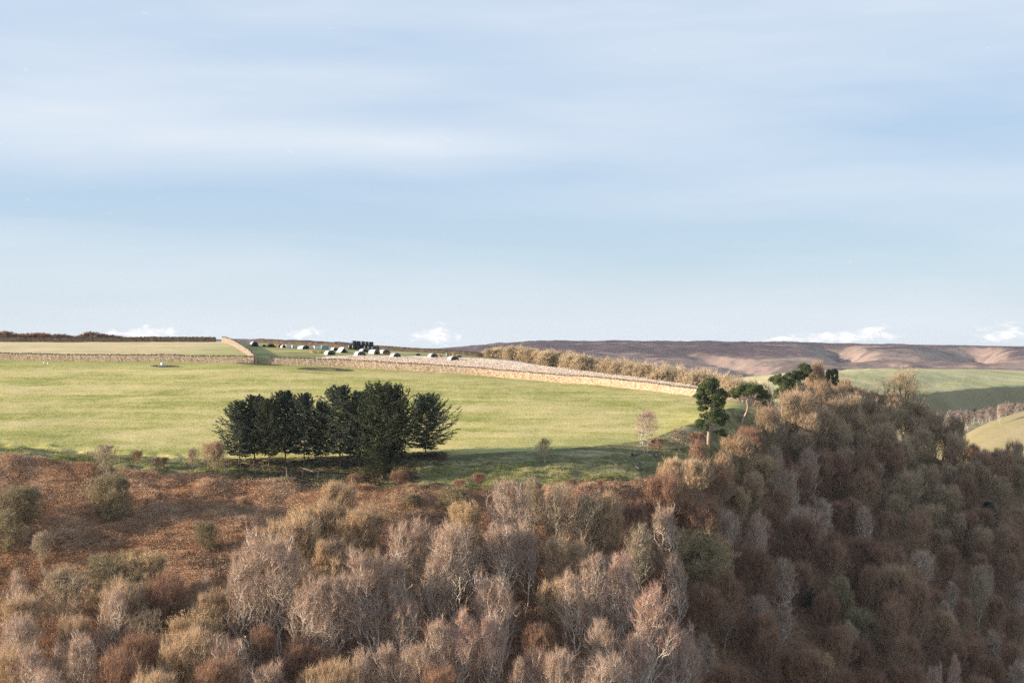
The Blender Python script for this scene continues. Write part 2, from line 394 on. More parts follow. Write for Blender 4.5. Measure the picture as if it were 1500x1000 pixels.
def moorm(t):
    p = geo(t)
    s = t.add('ShaderNodeSeparateXYZ', {0: p})
    n = t.noise(t.mapping(p, (.0042, .0026, .01)), 1, 6, .62, .8)
    n3 = t.noise(t.mapping(p, (.002, .012, .01), (7, 3, 0)), 1, 5, .6, .3)
    f = t.noise(t.mapping(p, (.05, .03, .05)), 1, 5, .75)
    nz = t.add('ShaderNodeSeparateXYZ', {0: t.add('ShaderNodeNewGeometry').outputs['Normal']}).outputs[2]
    # heather on the flat top, bracken and bent grass on the flanks and lower ground
    low = t.sstep(s.outputs[1], 2750, 2150)
    k = t.math('ADD', t.math('MULTIPLY', n, 1.3), t.math('MULTIPLY', low, .45))
    k = t.math('ADD', k, t.math('MULTIPLY', t.sstep(nz, .992, .95), .5))
    k = t.math('ADD', k, t.math('MULTIPLY', t.sstep(s.outputs[0], -100, 900), .22))
    k = t.math('ADD', k, t.math('MULTIPLY', t.math('SUBTRACT', f, .5), .75))
    hp = t.noise(t.mapping(p, (.011, .0035, .01), (5, 9, 2)), 1, 6, .65, .5)
    k = t.math('ADD', k, t.math('MULTIPLY', t.math('SUBTRACT', hp, .5), 1.0))
    c = t.ramp(t.math('MULTIPLY', k, .6), [(.44, (.072, .043, .044)), (.57, (.110, .068, .064)), (.70, (.18, .118, .096)), (.88, (.29, .20, .155))])
    c = t.mix(t.math('MULTIPLY', t.sstep(n3, .55, .62), .6), c, (.33, .26, .18, 1))
    f2 = t.noise(t.mapping(p, (.02, .006, .02), (3, 3, 3)), 1, 6, .7)
    c = t.mix(t.math('MULTIPLY', t.sstep(f2, .56, .64), .5), c, (.06, .042, .04, 1))
    c = t.mix(t.math('MULTIPLY', t.sstep(t.noise(t.mapping(p, (.003, .009, .01), (31, 13, 0)), 1, 5, .6), .6, .68), .55), c, (.055, .034, .03, 1))
    return c, (f, .8, 2.5)
M['moor'] = mat('heather_moor', moorm)

def twig(name, a, b, c=None, patch=.5):
    def f(t):
        r = rnd(t); p = geo(t)
        n = t.noise(t.mapping(p, (.5, .5, .5)), 1, 3, .7)
        x = t.math('ADD', t.math('MULTIPLY', r, .6), t.math('MULTIPLY', t.math('SUBTRACT', n, .5), 1.2)); x = t.math('ADD', x, .2, clamp=True)
        return t.ramp(x, [(.1, a), (.9, b)])
    return mat(name, f, .85, .1)
M['birch_twig'] = twig('birch_twigs', (.42,.285,.205), (.58,.415,.30))
M['pink_twig'] = twig('pink_birch_twigs', (.50,.32,.235), (.64,.43,.32))
M['brown_twig'] = twig('brown_twigs', (.29,.165,.108), (.43,.26,.165))
M['tan_twig'] = twig('tan_twigs', (.47,.32,.19), (.63,.45,.28))
M['gold_twig'] = twig('golden_twigs', (.50,.35,.17), (.62,.45,.23))
M['olive_twig'] = twig('olive_twigs', (.27,.215,.125), (.40,.325,.185))
M['grey_twig'] = twig('grey_twigs', (0.348, 0.266, 0.182), (0.478, 0.371, 0.247))
M['belt_twig'] = twig('belt_twigs', (.52,.40,.25), (.68,.53,.34))
M['mauve_twig'] = twig('mauve_twigs', (.25, .18, .155), (.34, .255, .22))
M['ridge_twig'] = twig('ridge_twigs', (.40,.275,.175), (.55,.40,.26))
M['russet_leaf'] = twig('russet_leaves', (.20, .075, .038), (.28, .11, .055))
def barkf(c1, c2, c3=None, sc=3.0):
    def f(t):
        p = geo(t); n = t.noise(t.mapping(p, (sc, sc, sc*.6)), 1, 4, .7)
        st = [(.35, c1), (.6, c2)]
        if c3: st.append((.75, c3))
        return t.ramp(n, st), (n, .5, .03)
    return f
M['birch_bark'] = mat('birch_bark', barkf((.42, .35, .27), (.74, .67, .56), (.80, .75, .65), 2.0))
M['pale_bark'] = mat('pale_bark', barkf((.30, .245, .15), (.44, .37, .25), None, 2))
M['olive_bark'] = mat('mossy_bark', barkf((.17, .14, .07), (.29, .24, .135), None, 2))
M['brown_bark'] = mat('brown_bark', barkf((.10, .07, .05), (.20, .145, .10), None, 2))
M['pine_bark'] = mat('pine_bark', barkf((.33, .20, .14), (.50, .34, .26), None, 2))
M['spruce_bark'] = mat('spruce_bark', barkf((.07, .05, .035), (.22, .16, .10), None, 2))
def needle(name, a, b):
    def f(t):
        n = t.noise(geo(t), 1.3, 4, .7)
        x = t.math('ADD', t.math('MULTIPLY', rnd(t), .35), t.math('MULTIPLY', n, .65))
        return t.ramp(x, [(.3, a), (.7, b)])
    return mat(name, f, .7, .2)
M['spruce'] = needle('spruce_needles', (.028, .043, .030), (.078, .098, .062))
M['spruce2'] = needle('spruce_needles_olive', (.034, .048, .022), (.085, .102, .045))
M['pine'] = needle('pine_needles', (.075, .105, .042), (.15, .18, .068))
def bracken(t):
    p = geo(t); n = t.noise(t.mapping(p, (.07, .12, .12)), 1, 4, .65); f = t.noise(p, .9, 5, .7)
    x = t.math('ADD', n, t.math('MULTIPLY', t.math('SUBTRACT', f, .5), 1.0))
    return t.ramp(x, [(.25, (.22, .11, .057)), (.42, (.46, .25, .13)), (.58, (.60, .37, .22)), (.8, (.70, .52, .36))])
M['bracken'] = mat('dead_bracken', bracken)
def tuft(t):
    p = geo(t); n = t.noise(t.mapping(p, (.3, .5, .3)), 1, 4, .7)
    return t.ramp(n, [(.35, (.13, .17, .035)), (.5, (.24, .25, .07)), (.62, (.46, .38, .20)), (.8, (.54, .45, .28))])
M['tuft'] = mat('grass_tufts', tuft)
M['tuft2'] = mat('bleached_grass', lambda t: t.ramp(t.noise(geo(t), .4, 4, .7), [(.35, (.36, .25, .15)), (.6, (.60, .45, .31)), (.8, (.70, .56, .42))]))
def stone(t):
    p = geo(t)
    v = t.add('ShaderNodeTexVoronoi', {'Vector': t.mapping(p, (3.8, 3.8, 6.5)), 'Scale': 1.0, 'Randomness': 1.0})
    s = t.add('ShaderNodeSeparateXYZ', {0: v.outputs['Color']})
    c = t.ramp(s.outputs[0], [(0, (.36, .24, .15)), (.35, (.62, .44, .28)), (.7, (.77, .56, .38)), (1, (.82, .66, .49))])
    e = t.add('ShaderNodeTexVoronoi', {'Vector': t.mapping(p, (3.8, 3.8, 6.5)), 'Scale': 1.0}, feature='DISTANCE_TO_EDGE').outputs[0]
    c = t.mix(t.sstep(e, .07, 0.0), c, (.07, .05, .035, 1))
    lich = t.noise(t.mapping(p, (.5, .5, 1.0)), 1, 5, .7)
    c = t.mix(t.math('MULTIPLY', t.sstep(lich, .55, .7), .4), c, (.42, .38, .29, 1))
    return c, (e, 1.0, .08)
M['stone'] = mat('drystone', stone)
M['cream'] = mat('darkened_drystone', lambda t: (lambda r: (t.mix(1.0, r[0], (.44, .49, .56, 1), 'MULTIPLY'), r[1]))(stone(t)))  # drystone copy darkened and cooled to tone down the sun on one wall
def cope(t):
    n = t.noise(geo(t), 1.6, 4, .8)
    return t.ramp(n, [(.35, (.10, .075, .052)), (.55, (.20, .155, .11)), (.75, (.34, .28, .21))])
M['cope'] = mat('coping_stone', cope)
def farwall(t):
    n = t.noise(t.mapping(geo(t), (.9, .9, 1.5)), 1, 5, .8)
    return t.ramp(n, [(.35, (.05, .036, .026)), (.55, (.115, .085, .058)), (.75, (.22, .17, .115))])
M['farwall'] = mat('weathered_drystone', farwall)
def flat(name, c, rough=.6, spec=.3, var=.25, sc=2.0, metal=0):
    def f(t):
        n = t.noise(geo(t), sc, 4, .7)
        a = tuple(x*(1-var) for x in c); b = tuple(min(1, x*(1+var)) for x in c)
        return t.ramp(n, [(.3, a), (.7, b)])
    m = mat(name, f, rough, spec)
    return m
def galv(t):
    p = geo(t); n = t.noise(t.mapping(p, (1.5, 1.5, .5)), 1, 4, .7)
    r = t.noise(t.mapping(p, (1, 1, 3), (4, 4, 4)), 1, 4, .7)
    oc = t.add('ShaderNodeTexCoord').outputs['Object']
    wv = t.add('ShaderNodeTexWave', {'Vector': oc, 'Scale': 6.0}, bands_direction='Y')
    c = t.ramp(n, [(.3, (.40, .41, .41)), (.7, (.60, .61, .60))])
    z = t.add('ShaderNodeSeparateXYZ', {0: oc}).outputs[2]
    c = t.mix(t.math('MULTIPLY', t.sstep(t.math('ADD', r, t.math('MULTIPLY', z, -.25)), .42, .6), .75), c, (.28, .14, .07, 1))
    return c, (wv.outputs[1], .6, .04)
M['galv'] = mat('galvanised_sheet', galv, .45, .5)
M['green_paint'] = flat('green_paint', (.035, .060, .050), .6, .2)
M['rust'] = flat('rusty_sheet', (.20, .09, .05), .8, .2, .4)
M['dark'] = flat('black_sheet_and_shade', (.012, .011, .010), .9, .1)  # near black: some black sheet, and painted shade inside hut openings
M['white'] = flat('weathered_white', (.62, .65, .68), .5, .3, .12)
M['blue'] = flat('blue_grey_sheet', (.20, .33, .37), .5, .3, .2)
M['blackwrap'] = flat('black_silage_wrap', (.016, .018, .024), .35, .5, .3)
M['straw'] = flat('straw', (.52, .34, .17), .9, .1, .3, 3)
M['wood'] = flat('weathered_wood', (.24, .20, .15), .85, .1, .35, 3)
M['log'] = flat('bleached_log', (.20, .18, .155), .85, .1, .3, 2)

# ---------------------------------------------------------------- ground sheets
def band_rows():
    """rows of the ground grid as (knot interval, fraction)"""
    n = {0: 6, 1: 10, 2: 12, 3: 14, 4: 34, 5: 44, 6: 10, 7: 10, 8: 8, 9: 46, 10: 40, 11: 14, 12: 12, 13: 18, 14: 16, 15: 16, 16: 20, 17: 6, 18: 20, 19: 20, 20: 40, 21: 150, 22: 16}
    rows = []
    for k in range(len(KD)-1):
        m = n.get(k, 12)
        for i in range(m): rows.append((k, i/m))
    rows.append((len(KD)-2, 1.0)); return rows
rows = band_rows()
gu = np.linspace(-0.66, 0.66, 620)
gpx = gu*F+750
KDg = np.array([np.interp(gu, UC, TD[k]) for k in range(len(KD))])
Dg = np.array([KDg[k]*(1-f)+KDg[k+1]*f for k, f in rows])      # (nr, nc)
Ug = np.broadcast_to(gu, Dg.shape)
Xg = Ug*np.maximum(Dg, 110.0); Yg = Dg
Zg = height(Xg, Yg)
kk = np.array([k for k, f in rows]); nr, nc = Dg.shape
bandf = np.broadcast_to(kk[:-1, None], (nr-1, nc-1))
pxf = np.broadcast_to((gpx[:-1]+gpx[1:])/2, (nr-1, nc-1))
Df = (Dg[:-1, :-1]+Dg[1:, 1:])/2; Xf = (Xg[:-1, :-1]+Xg[1:, 1:])/2
cls = np.full(bandf.shape, 0)
cls[(bandf <= 2)] = 0
cls[(bandf >= 3) & (bandf <= 5)] = 1
cls[(bandf >= 6) & (bandf <= 7)] = 2
cls[(bandf == 8) | (bandf == 9)] = 3
wallD = np.broadcast_to(np.interp(pxf[0], gpx, KDg[10]), pxf.shape)
diagpx = 373-(Df-330)/(95)*48
cls[(bandf == 10) & (pxf < diagpx)] = 4
cls[(bandf == 10) & (pxf >= diagpx)] = 5
stripw = np.interp(pxf, [430, 460, 520, 600, 700, 1100], [4, 20, 36, 42, 50, 60])+4*np.interp(Xf, np.linspace(-150, 150, 60), np.random.RandomState(2).rand(60))
cls[(bandf == 10) & (pxf > 425) & (Df < wallD+stripw)] = 6
cls[(bandf >= 11) & (bandf <= 12)] = 7
cls[(bandf == 13) | (bandf == 14)] = 8
cls[(bandf >= 15) & (bandf <= 19)] = 9
cls[(bandf >= 20)] = 10
cls[(bandf == 15) | (bandf == 16)] = 8  # far bank takes the darkened pasture, its shade put into the colour
wood = (bandf >= 6) & (bandf <= 12) & (pxf > 1118)
cls[wood] = 1
names = [('near_hillside', 'hill'), ('hillside', 'hill'), ('field_bank', 'bank'), ('pasture_field', 'pasture'), ('upper_field', 'upper'), ('pig_paddock', 'paddock'),
         ('reed_strip', 'strip'), ('moor_edge', 'moor'), ('valley_meadow', 'spur'), ('far_field', 'far'), ('moor', 'moor')]
ridx = np.arange(nr*nc).reshape(nr, nc)
q = np.stack([ridx[:-1, :-1], ridx[:-1, 1:], ridx[1:, 1:], ridx[1:, :-1]], -1)
V = np.stack([Xg, Yg, Zg], -1).reshape(-1, 3)
for i, (nm, mk) in enumerate(names):
    qf = q[cls == i]
    if len(qf) == 0: continue
    used, inv = np.unique(qf.ravel(), return_inverse=True)
    me = new_mesh(nm, V[used], [inv.reshape(-1, 4)], [M[mk]], None, True)
    tag(link(nm, me), None, None, kind='structure')
# ---------------------------------------------------------------- tree makers
def unit(v): return v/(np.linalg.norm(v, axis=-1, keepdims=True)+1e-9)
def curves(P0, T0, P1, K, rng, jit=0.04):
    """quadratic curves from P0 leaving along T0 and ending at P1"""
    L = np.linalg.norm(P1-P0, axis=1, keepdims=True)
    C = P0+unit(T0)*L*0.5
    t = np.linspace(0, 1, K+1)[None, :, None]
    pts = P0[:, None]*(1-t)**2+C[:, None]*2*t*(1-t)+P1[:, None]*t**2
    j = rng.normal(size=pts.shape)*jit*L[:, None]; j[:, 0] = 0; j[:, -1] = 0
    return pts+j*np.minimum(1, t*3)
def sample(pts, idx, t):
    K = pts.shape[1]-1
    f = np.clip(t*K, 0, K-1e-6); i = f.astype(int); f = (f-i)[:, None]
    a = pts[idx, i]; b = pts[idx, i+1]
    return a*(1-f)+b*f, unit(b-a)
def bare_tree(seed, H=12., R_=3., stems=1, spread=.25, clear=.3, limbs=26, n2=7, n3=7, n4=8, up=.9, droop=0.0, wob=.03, cz=.62, cr=.5,
              tw=.016, tl=.55, r0=None, l1=1., base_r=.15, shape=1.0, limb_w=1.0, tip=None, tipn=0):
    """a leafless tree: trunk mesh (stems, limbs, branches) and crown mesh (twigs).
    the crown fills an uneven egg whose middle sits at cz*H with half height cr*H"""
    rng = np.random.default_rng(seed)
    r0 = r0 or H*.011
    th = rng.uniform(0, 2*pi, stems)+np.arange(stems)*2*pi/stems
    lean = rng.uniform(.4, 1., stems)*spread*H if stems > 1 else np.array([spread*.25*H])
    P0 = np.stack([np.cos(th)*base_r*(stems > 1), np.sin(th)*base_r*(stems > 1), np.full(stems, -.6)], 1)
    P1 = np.stack([np.cos(th)*lean, np.sin(th)*lean, H*rng.uniform(.84, .98, stems)], 1)
    T0 = np.stack([np.cos(th)*spread*.9, np.sin(th)*spread*.9, np.ones(stems)], 1)
    S = curves(P0, T0, P1, 12, rng, .012+wob*.5)
    tt = np.linspace(0, 1, 13)
    sr = r0*rng.uniform(.7, 1., stems)[:, None]*(1-tt*.93)[None]**.9*(1.0 if stems < 3 else .8)
    mb = MB(); mb.tubes(S, sr, 6)
    # lumpy envelope
    lump = rng.normal(size=(7, 3)); lump = unit(lump); la = rng.uniform(-.42, .28, 7)
    def env(p, la=la):
        c = np.array([0, 0, cz*H]); d = (p-c)/np.array([R_, R_, cr*H])
        u_ = unit(d); s = 1+sum(a*np.exp(-6*(1-(u_*l).sum(1))) for a, l in zip(la, lump))
        rho = np.linalg.norm(d, axis=1)/s
        return rho, c
    def clampenv(p, k=1.0):
        rho, c = env(p); f = np.where(rho > k, k/rho, 1.)[:, None]
        return c+(p-c)*f
    # limbs end inside the envelope, in all directions, never on a hard shell
    si = rng.integers(0, stems, limbs); t = clear+(1-clear)*np.linspace(0, .96, limbs)**.9+rng.uniform(-.03, .03, limbs)
    t = np.clip(t, clear*.9, .98)
    p, d = sample(S, si, t)
    a = np.arange(limbs)*2.39996+rng.uniform(-.6, .6, limbs)
    out = np.stack([np.cos(a), np.sin(a), np.zeros(limbs)], 1)
    ln = R_*l1*rng.uniform(.45, 1.15, limbs)*(1.1-.5*(t-clear)/(1-clear))
    e = p+out*ln[:, None]; e[:, 2] += ln*up*rng.uniform(.7, 1.5, limbs)
    rr = rng.uniform(.62, .95, limbs); rho, c0 = env(e); e = c0+(e-c0)*np.where(rho > rr, rr/rho, 1)[:, None]
    L1 = curves(p, out*.8+np.array([0, 0, up*.6]), e, 7, rng, .05)
    lr = np.clip(r0*(1-t*.8)*.48, .02, .12)*limb_w
    mb.tubes(L1, lr[:, None]*np.linspace(1, .3, 8)[None], 4)
    def sub(par, n, tmin, lenf, mix, upf, K, kmin, rnd_=.5):
        m = len(par); pi_ = np.repeat(np.arange(m), n)
        t = np.tile(np.linspace(tmin, .98, n), m)+rng.uniform(-.06, .06, m*n); t = np.clip(t, .05, 1)
        p, d = sample(par, pi_, t)
        plen = np.linalg.norm(par[:, -1]-par[:, 0], axis=1)[pi_]
        dr = unit(d*mix+rng.normal(size=(m*n, 3))*rnd_+np.array([0, 0, upf]))
        L = np.clip(plen*lenf*rng.uniform(.5, 1.4, m*n)*(1.2-.5*t), .25, None)
        e = p+dr*L[:, None]
        rho, c0 = env(e); k = rng.uniform(kmin, 1.08, m*n); L = L*np.where(rho > k, np.clip(k/rho, .3, 1)**2, 1)
        return curves(p, d*.5+dr*.7, p+dr*L[:, None], K, rng, .05)
    L2 = sub(L1, n2, .2, .50, .8, up*.35, 4, .75, .55)
    L2b = sub(S[:, 7:13], max(5, int(n2*1.6)), .05, .6, .7, up*.5, 4, .75, .5)
    L2 = np.concatenate([L2, L2b])
    mb.tubes(L2, np.full((len(L2), 1), .022*limb_w)*np.linspace(1, .45, 5)[None], 3)
    cb = MB()
    L3 = sub(L2, n3, .15, .62, .7, up*.35-droop*.3, 2, .85, .45)
    for k in range(2): cb.ribbons(L3[:, k], L3[:, k+1], tw*1.3, rng, 0, tw*1.0)
    m = len(L3); ii = np.repeat(np.arange(m), n4)
    t = rng.uniform(.05, 1, m*n4); p, d = sample(L3, ii, t)
    dr = unit(d*.7+rng.normal(size=(m*n4, 3))*.42+np.array([0, 0, up*.4-droop]))
    L = tl*rng.uniform(.4, 1.5, m*n4)
    e = p+dr*L[:, None]
    rho, _ = env(e); keep = rng.random(len(rho)) < np.clip(2.3-rho*1.35, .0, 1)
    keep &= e[:, 2] > .15
    cb.ribbons(p[keep], e[keep], tw, rng)
    if tipn:
        q = e[keep]; j = rng.integers(0, len(q), tipn)
        dd = unit(rng.normal(size=(tipn, 3))); cb.ribbons(q[j], q[j]+dd*.10, .07, rng, 1)
    return mb, cb, tip
def spruce_tree(seed, H=13., R_=3.6, clear=.14, nb=95, power=.75, round_=0.0, tuftw=.06, up=.28, droop=.5, ns=16, nt=11):
    rng = np.random.default_rng(seed)
    mb = MB(); K = 10
    pts = np.zeros((1, K+1, 3)); pts[0, :, 2] = np.linspace(-.5, H*.98, K+1); pts[0, 1:, :2] += rng.normal(size=(K, 2))*.05
    mb.tubes(pts, H*.013*(1-np.linspace(0, .95, K+1))[None], 6)
    t = clear+(1-clear)*np.linspace(0, .985, nb)**.95
    a = np.arange(nb)*2.39996+rng.uniform(-.5, .5, nb)
    s = (t-clear)/(1-clear)
    prof = (1-s)**power*(1-np.exp(-(s+.10)*9))*(1+round_*np.sin(pi*s))
    sec = 1+.14*np.sin(a+rng.uniform(0, 6))+.10*np.sin(2*a+s*5+rng.uniform(0, 6))
    ln = R_*prof*rng.uniform(.62, 1.12, nb)*sec+.35
    p, _ = sample(pts, np.zeros(nb, int), t*.99)
    out = np.stack([np.cos(a), np.sin(a), np.full(nb, .15)], 1)
    e = p+out*ln[:, None]; e[:, 2] += ln*(up*(.3+s*2.2)-.18)
    B = curves(p, out+np.array([0, 0, -.15]), e, 6, rng, .03)
    mb.tubes(B, np.clip(ln*.014, .02, .06)[:, None]*np.linspace(1, .3, 7)[None], 3)
    cb = MB()
    m = nb; ii = np.repeat(np.arange(m), ns); tt = np.tile(np.linspace(.12, 1, ns), m)+rng.uniform(-.04, .04, m*ns); tt = np.clip(tt, .05, 1)
    q, d = sample(B, ii, tt)
    side = unit(np.cross(d, [0, 0, 1.]))*np.where(rng.random(m*ns) < .5, 1, -1)[:, None]
    L = np.clip(ln[ii]*.34*(1.15-tt*.8), .25, 1.25)*rng.uniform(.7, 1.2, m*ns)
    dr = unit(side*.8+d*.75+np.stack([np.zeros(m*ns), np.zeros(m*ns), rng.uniform(-droop, .25, m*ns)], 1))
    e2 = q+dr*L[:, None]
    S2 = curves(q, dr+np.array([0, 0, .2]), e2, 2, rng, .04)
    jj = np.repeat(np.arange(m*ns), nt); t3 = rng.uniform(0, 1, m*ns*nt)
    q3, d3 = sample(S2, jj, t3)
    dr3 = unit(d3*.8+rng.normal(size=(len(jj), 3))*.55+np.array([0, 0, -.12]))
    cb.ribbons(q3, q3+dr3*rng.uniform(.16, .34, len(jj))[:, None], tuftw, rng)
    return mb, cb, None
def needle_clusters(cb, centers, radii, rng, dens=1.0, flat=.55):
    for c, r in zip(centers, radii):
        n = int(170*dens*r*r)+30
        v = unit(rng.normal(size=(n, 3))); rad = rng.uniform(.35, 1, n)**.6
        lumps = unit(rng.normal(size=(6, 3))); s = 1+.25*np.max(v@lumps.T, axis=1)-.2
        q = np.array(c)+v*np.array([1, 1, flat])*(r*rad*s)[:, None]
        k = 9; qq = np.repeat(q, k, 0)
        d = unit(np.repeat(v, k, 0)*.5+rng.normal(size=(n*k, 3))*.6+np.array([0, 0, .45]))
        cb.ribbons(qq, qq+d*rng.uniform(.14, .30, n*k)[:, None], .045, rng)
def pine_tree(seed, path, r0, clumps, flat=.6, dens=1.0):
    """path: trunk points; clumps: (x,y,z,r)"""
    rng = np.random.default_rng(seed); mb = MB(); cb = MB()
    P = np.array(path, float); K = 14
    tt = np.linspace(0, len(P)-1, K+1); i = np.clip(tt.astype(int), 0, len(P)-2); f = (tt-i)[:, None]
    pts = (P[i]*(1-f)+P[i+1]*f)[None]
    pts[0, 1:-1] = (pts[0, :-2]+pts[0, 1:-1]*2+pts[0, 2:])/4
    mb.tubes(pts, r0*(1-np.linspace(0, .72, K+1))[None], 7)
    cl = np.array(clumps, float); cl[:, 3] *= 1.16
    n = len(cl)
    # each clump hangs on a limb from the trunk a little lower down
    tz = pts[0, :, 2]; st = np.clip(cl[:, 2]-cl[:, 3]*.4-np.linalg.norm(cl[:, :2], axis=1)*.3, tz[4], tz[-1])
    fi = np.interp(st, tz, np.arange(K+1)); i = np.clip(fi.astype(int), 0, K-1); f = (fi-i)[:, None]
    S = pts[0, i]*(1-f)+pts[0, i+1]*f
    out = cl[:, :3]-S; B = curves(S, out*np.array([1, 1, .3]), cl[:, :3], 6, rng, .05)
    mb.tubes(B, np.full((n, 1), r0*.32)*np.linspace(1, .35, 7)[None], 5)
    # sub clumps make the outline uneven
    cs, rs = [], []
    for x, y, z, r in cl:
        for _ in range(int(7+r*4)):
            v = unit(rng.normal(size=3)); cs.append((x+v[0]*r*.72, y+v[1]*r*.72, z+v[2]*r*.72*flat+.05)); rs.append(r*rng.uniform(.28, .5))
    cs = np.array(cs); rs = np.array(rs)
    j = rng.integers(0, n, len(cs)); d = np.linalg.norm(cs[:, None]-cl[None, :, :3], axis=2); j = d.argmin(1)
    Bt = curves(cl[j, :3], cs-cl[j, :3], cs, 2, rng, .05); mb.tubes(Bt, np.full((len(cs), 3), .03), 3)
    needle_clusters(cb, cs, rs, rng, dens, .7)
    return mb, cb, None

PROTO = {}
def proto(key, made, bark, leaf, tipm=None):
    mb, cb, _ = made
    tm = mb.mesh('trunk', [M[bark]], True); cm = cb.mesh('crown', [M[leaf]]+([M[tipm]] if tipm else []))
    PROTO.setdefault(key, []).append((tm, cm))
def variants(key, H, n, fn, bark, leaf, tipm=None, **kw):
    for i in range(n): proto((key), fn(hash_seed(key, i), H=H, **kw), bark, leaf, tipm)
    PROTO_H[key] = H
PROTO_H = {}
def hash_seed(k, i): return (sum(ord(c)*(j+3) for j, c in enumerate(k))*31+i*977) % 100003
# birches: one to three white stems, fine purple-brown crown
variants('birch', 13., 6, bare_tree, 'birch_bark', 'birch_twig', R_=3.3, stems=2, spread=.16, clear=.24, limbs=34, n2=7, n3=7, n4=6, up=1.5, droop=.1, cz=.57, cr=.45, tw=.015, tl=.7, limb_w=1.6, wob=.06)
variants('birch1', 13., 5, bare_tree, 'birch_bark', 'birch_twig', R_=2.8, stems=1, spread=.2, clear=.28, limbs=30, n2=7, n3=7, n4=6, up=1.7, droop=.12, cz=.59, cr=.43, tw=.015, tl=.7, limb_w=1.6, wob=.08)
variants('birch3', 12., 5, bare_tree, 'birch_bark', 'birch_twig', R_=4.3, stems=4, spread=.24, clear=.26, limbs=44, n2=7, n3=7, n4=6, up=1.3, droop=.05, cz=.57, cr=.45, tw=.015, tl=.7, limb_w=1.6, wob=.05)
variants('pink', 13., 5, bare_tree, 'birch_bark', 'pink_twig', R_=3.2, stems=2, spread=.14, clear=.22, limbs=36, n2=7, n3=7, n4=6, up=1.6, droop=.1, cz=.56, cr=.46, tw=.015, tl=.7, limb_w=1.6, wob=.06)
# round many-stemmed shrubs
variants('brown', 9., 4, bare_tree, 'brown_bark', 'brown_twig', R_=3.7, stems=5, spread=.30, clear=.16, limbs=42, n2=7, n3=7, n4=6, up=1.8, cz=.53, cr=.50, tw=.016, tl=.8, wob=.04)
variants('brown', 10., 3, bare_tree, 'pale_bark', 'brown_twig', R_=3.0, stems=2, spread=.2, clear=.2, limbs=36, n2=7, n3=7, n4=6, up=2.0, cz=.55, cr=.48, tw=.016, tl=.8, wob=.05)

variants('tan', 8., 4, bare_tree, 'olive_bark', 'tan_twig', R_=3.6, stems=7, spread=.38, clear=.12, limbs=46, n2=7, n3=7, n4=8, up=1.7, cz=.48, cr=.50, tw=.017, tl=.75, wob=.03)
variants('gold', 8., 2, bare_tree, 'olive_bark', 'tan_twig', 'gold_twig', R_=3.6, stems=6, spread=.36, clear=.14, limbs=42, n2=7, n3=6, n4=8, up=1.2, cz=.50, cr=.50, tw=.022, tl=.5, tipn=9000)
variants('olive', 7., 3, bare_tree, 'olive_bark', 'olive_twig', R_=3.9, stems=5, spread=.38, clear=.10, limbs=50, n2=7, n3=8, n4=9, up=.45, cz=.48, cr=.50, tw=.022, tl=.45, wob=.05)
variants('grey', 9., 2, bare_tree, 'pale_bark', 'grey_twig', R_=3.0, stems=3, spread=.26, clear=.2, limbs=34, n2=7, n3=6, n4=8, up=1.5, cz=.54, cr=.48, tw=.018, tl=.5)
# pale open ash with clear upswept branches
variants('ash', 13., 3, bare_tree, 'pale_bark', 'grey_twig', R_=4.0, stems=2, spread=.16, clear=.24, limbs=36, n2=8, n3=5, n4=4, up=1.25, cz=.60, cr=.42, tw=.024, tl=.5, limb_w=1.5, r0=.17)
variants('tallash', 15., 5, bare_tree, 'olive_bark', 'ridge_twig', R_=4.7, stems=4, spread=.26, clear=.26, limbs=44, n2=8, n3=6, n4=5, up=1.7, cz=.60, cr=.43, tw=.018, tl=.8, limb_w=1.6, r0=.18)
variants('belt', 10., 3, bare_tree, 'olive_bark', 'belt_twig', R_=4.2, stems=3, spread=.2, clear=.18, limbs=36, n2=7, n3=6, n4=7, up=1.2, cz=.55, cr=.46, tw=.035, tl=.6)
variants('far_birch', 13., 3, bare_tree, 'birch_bark', 'mauve_twig', R_=3.2, stems=2, spread=.15, clear=.2, limbs=30, n2=6, n3=6, n4=5, up=1.6, cz=.56, cr=.45, tw=.03, tl=.7)
variants('spread', 15., 1, bare_tree, 'olive_bark', 'ridge_twig', R_=6.2, stems=2, spread=.30, clear=.30, limbs=34, n2=9, n3=6, n4=5, up=1.0, cz=.64, cr=.38, tw=.018, tl=.55, limb_w=1.6, r0=.24)
variants('crooked', 8., 1, bare_tree, 'birch_bark', 'birch_twig', R_=3.0, stems=3, spread=.30, clear=.30, limbs=26, n2=7, n3=6, n4=6, up=.8, cz=.64, cr=.36, tw=.016, tl=.5, wob=.12, r0=.14, base_r=.05)
variants('small', 4., 2, bare_tree, 'pale_bark', 'grey_twig', R_=1.5, stems=1, spread=.15, clear=.26, limbs=20, n2=6, n3=5, n4=6, up=1.0, cz=.60, cr=.40, tw=.014, tl=.3, r0=.09)
variants('hedge', 2.2, 3, bare_tree, 'brown_bark', 'brown_twig', R_=1.6, stems=5, spread=.5, clear=.15, limbs=16, n2=5, n3=5, n4=5, up=.8, cz=.5, cr=.5, tw=.03, tl=.25, r0=.05)
variants('spruce', 12., 4, spruce_tree, 'spruce_bark', 'spruce', R_=4.0, clear=.21, nb=140, power=.55, round_=.3, ns=20, nt=16, tuftw=.085)
variants('sprucei', 12., 2, spruce_tree, 'spruce_bark', 'spruce2', R_=3.9, clear=.22, nb=140, power=.42, round_=.3, ns=20, nt=16, up=.4, tuftw=.085)
variants('broad', 10., 1, spruce_tree, 'spruce_bark', 'spruce', R_=4.1, clear=.17, nb=150, power=.46, round_=.2, up=.34, droop=.2, tuftw=.07, ns=20, nt=14)
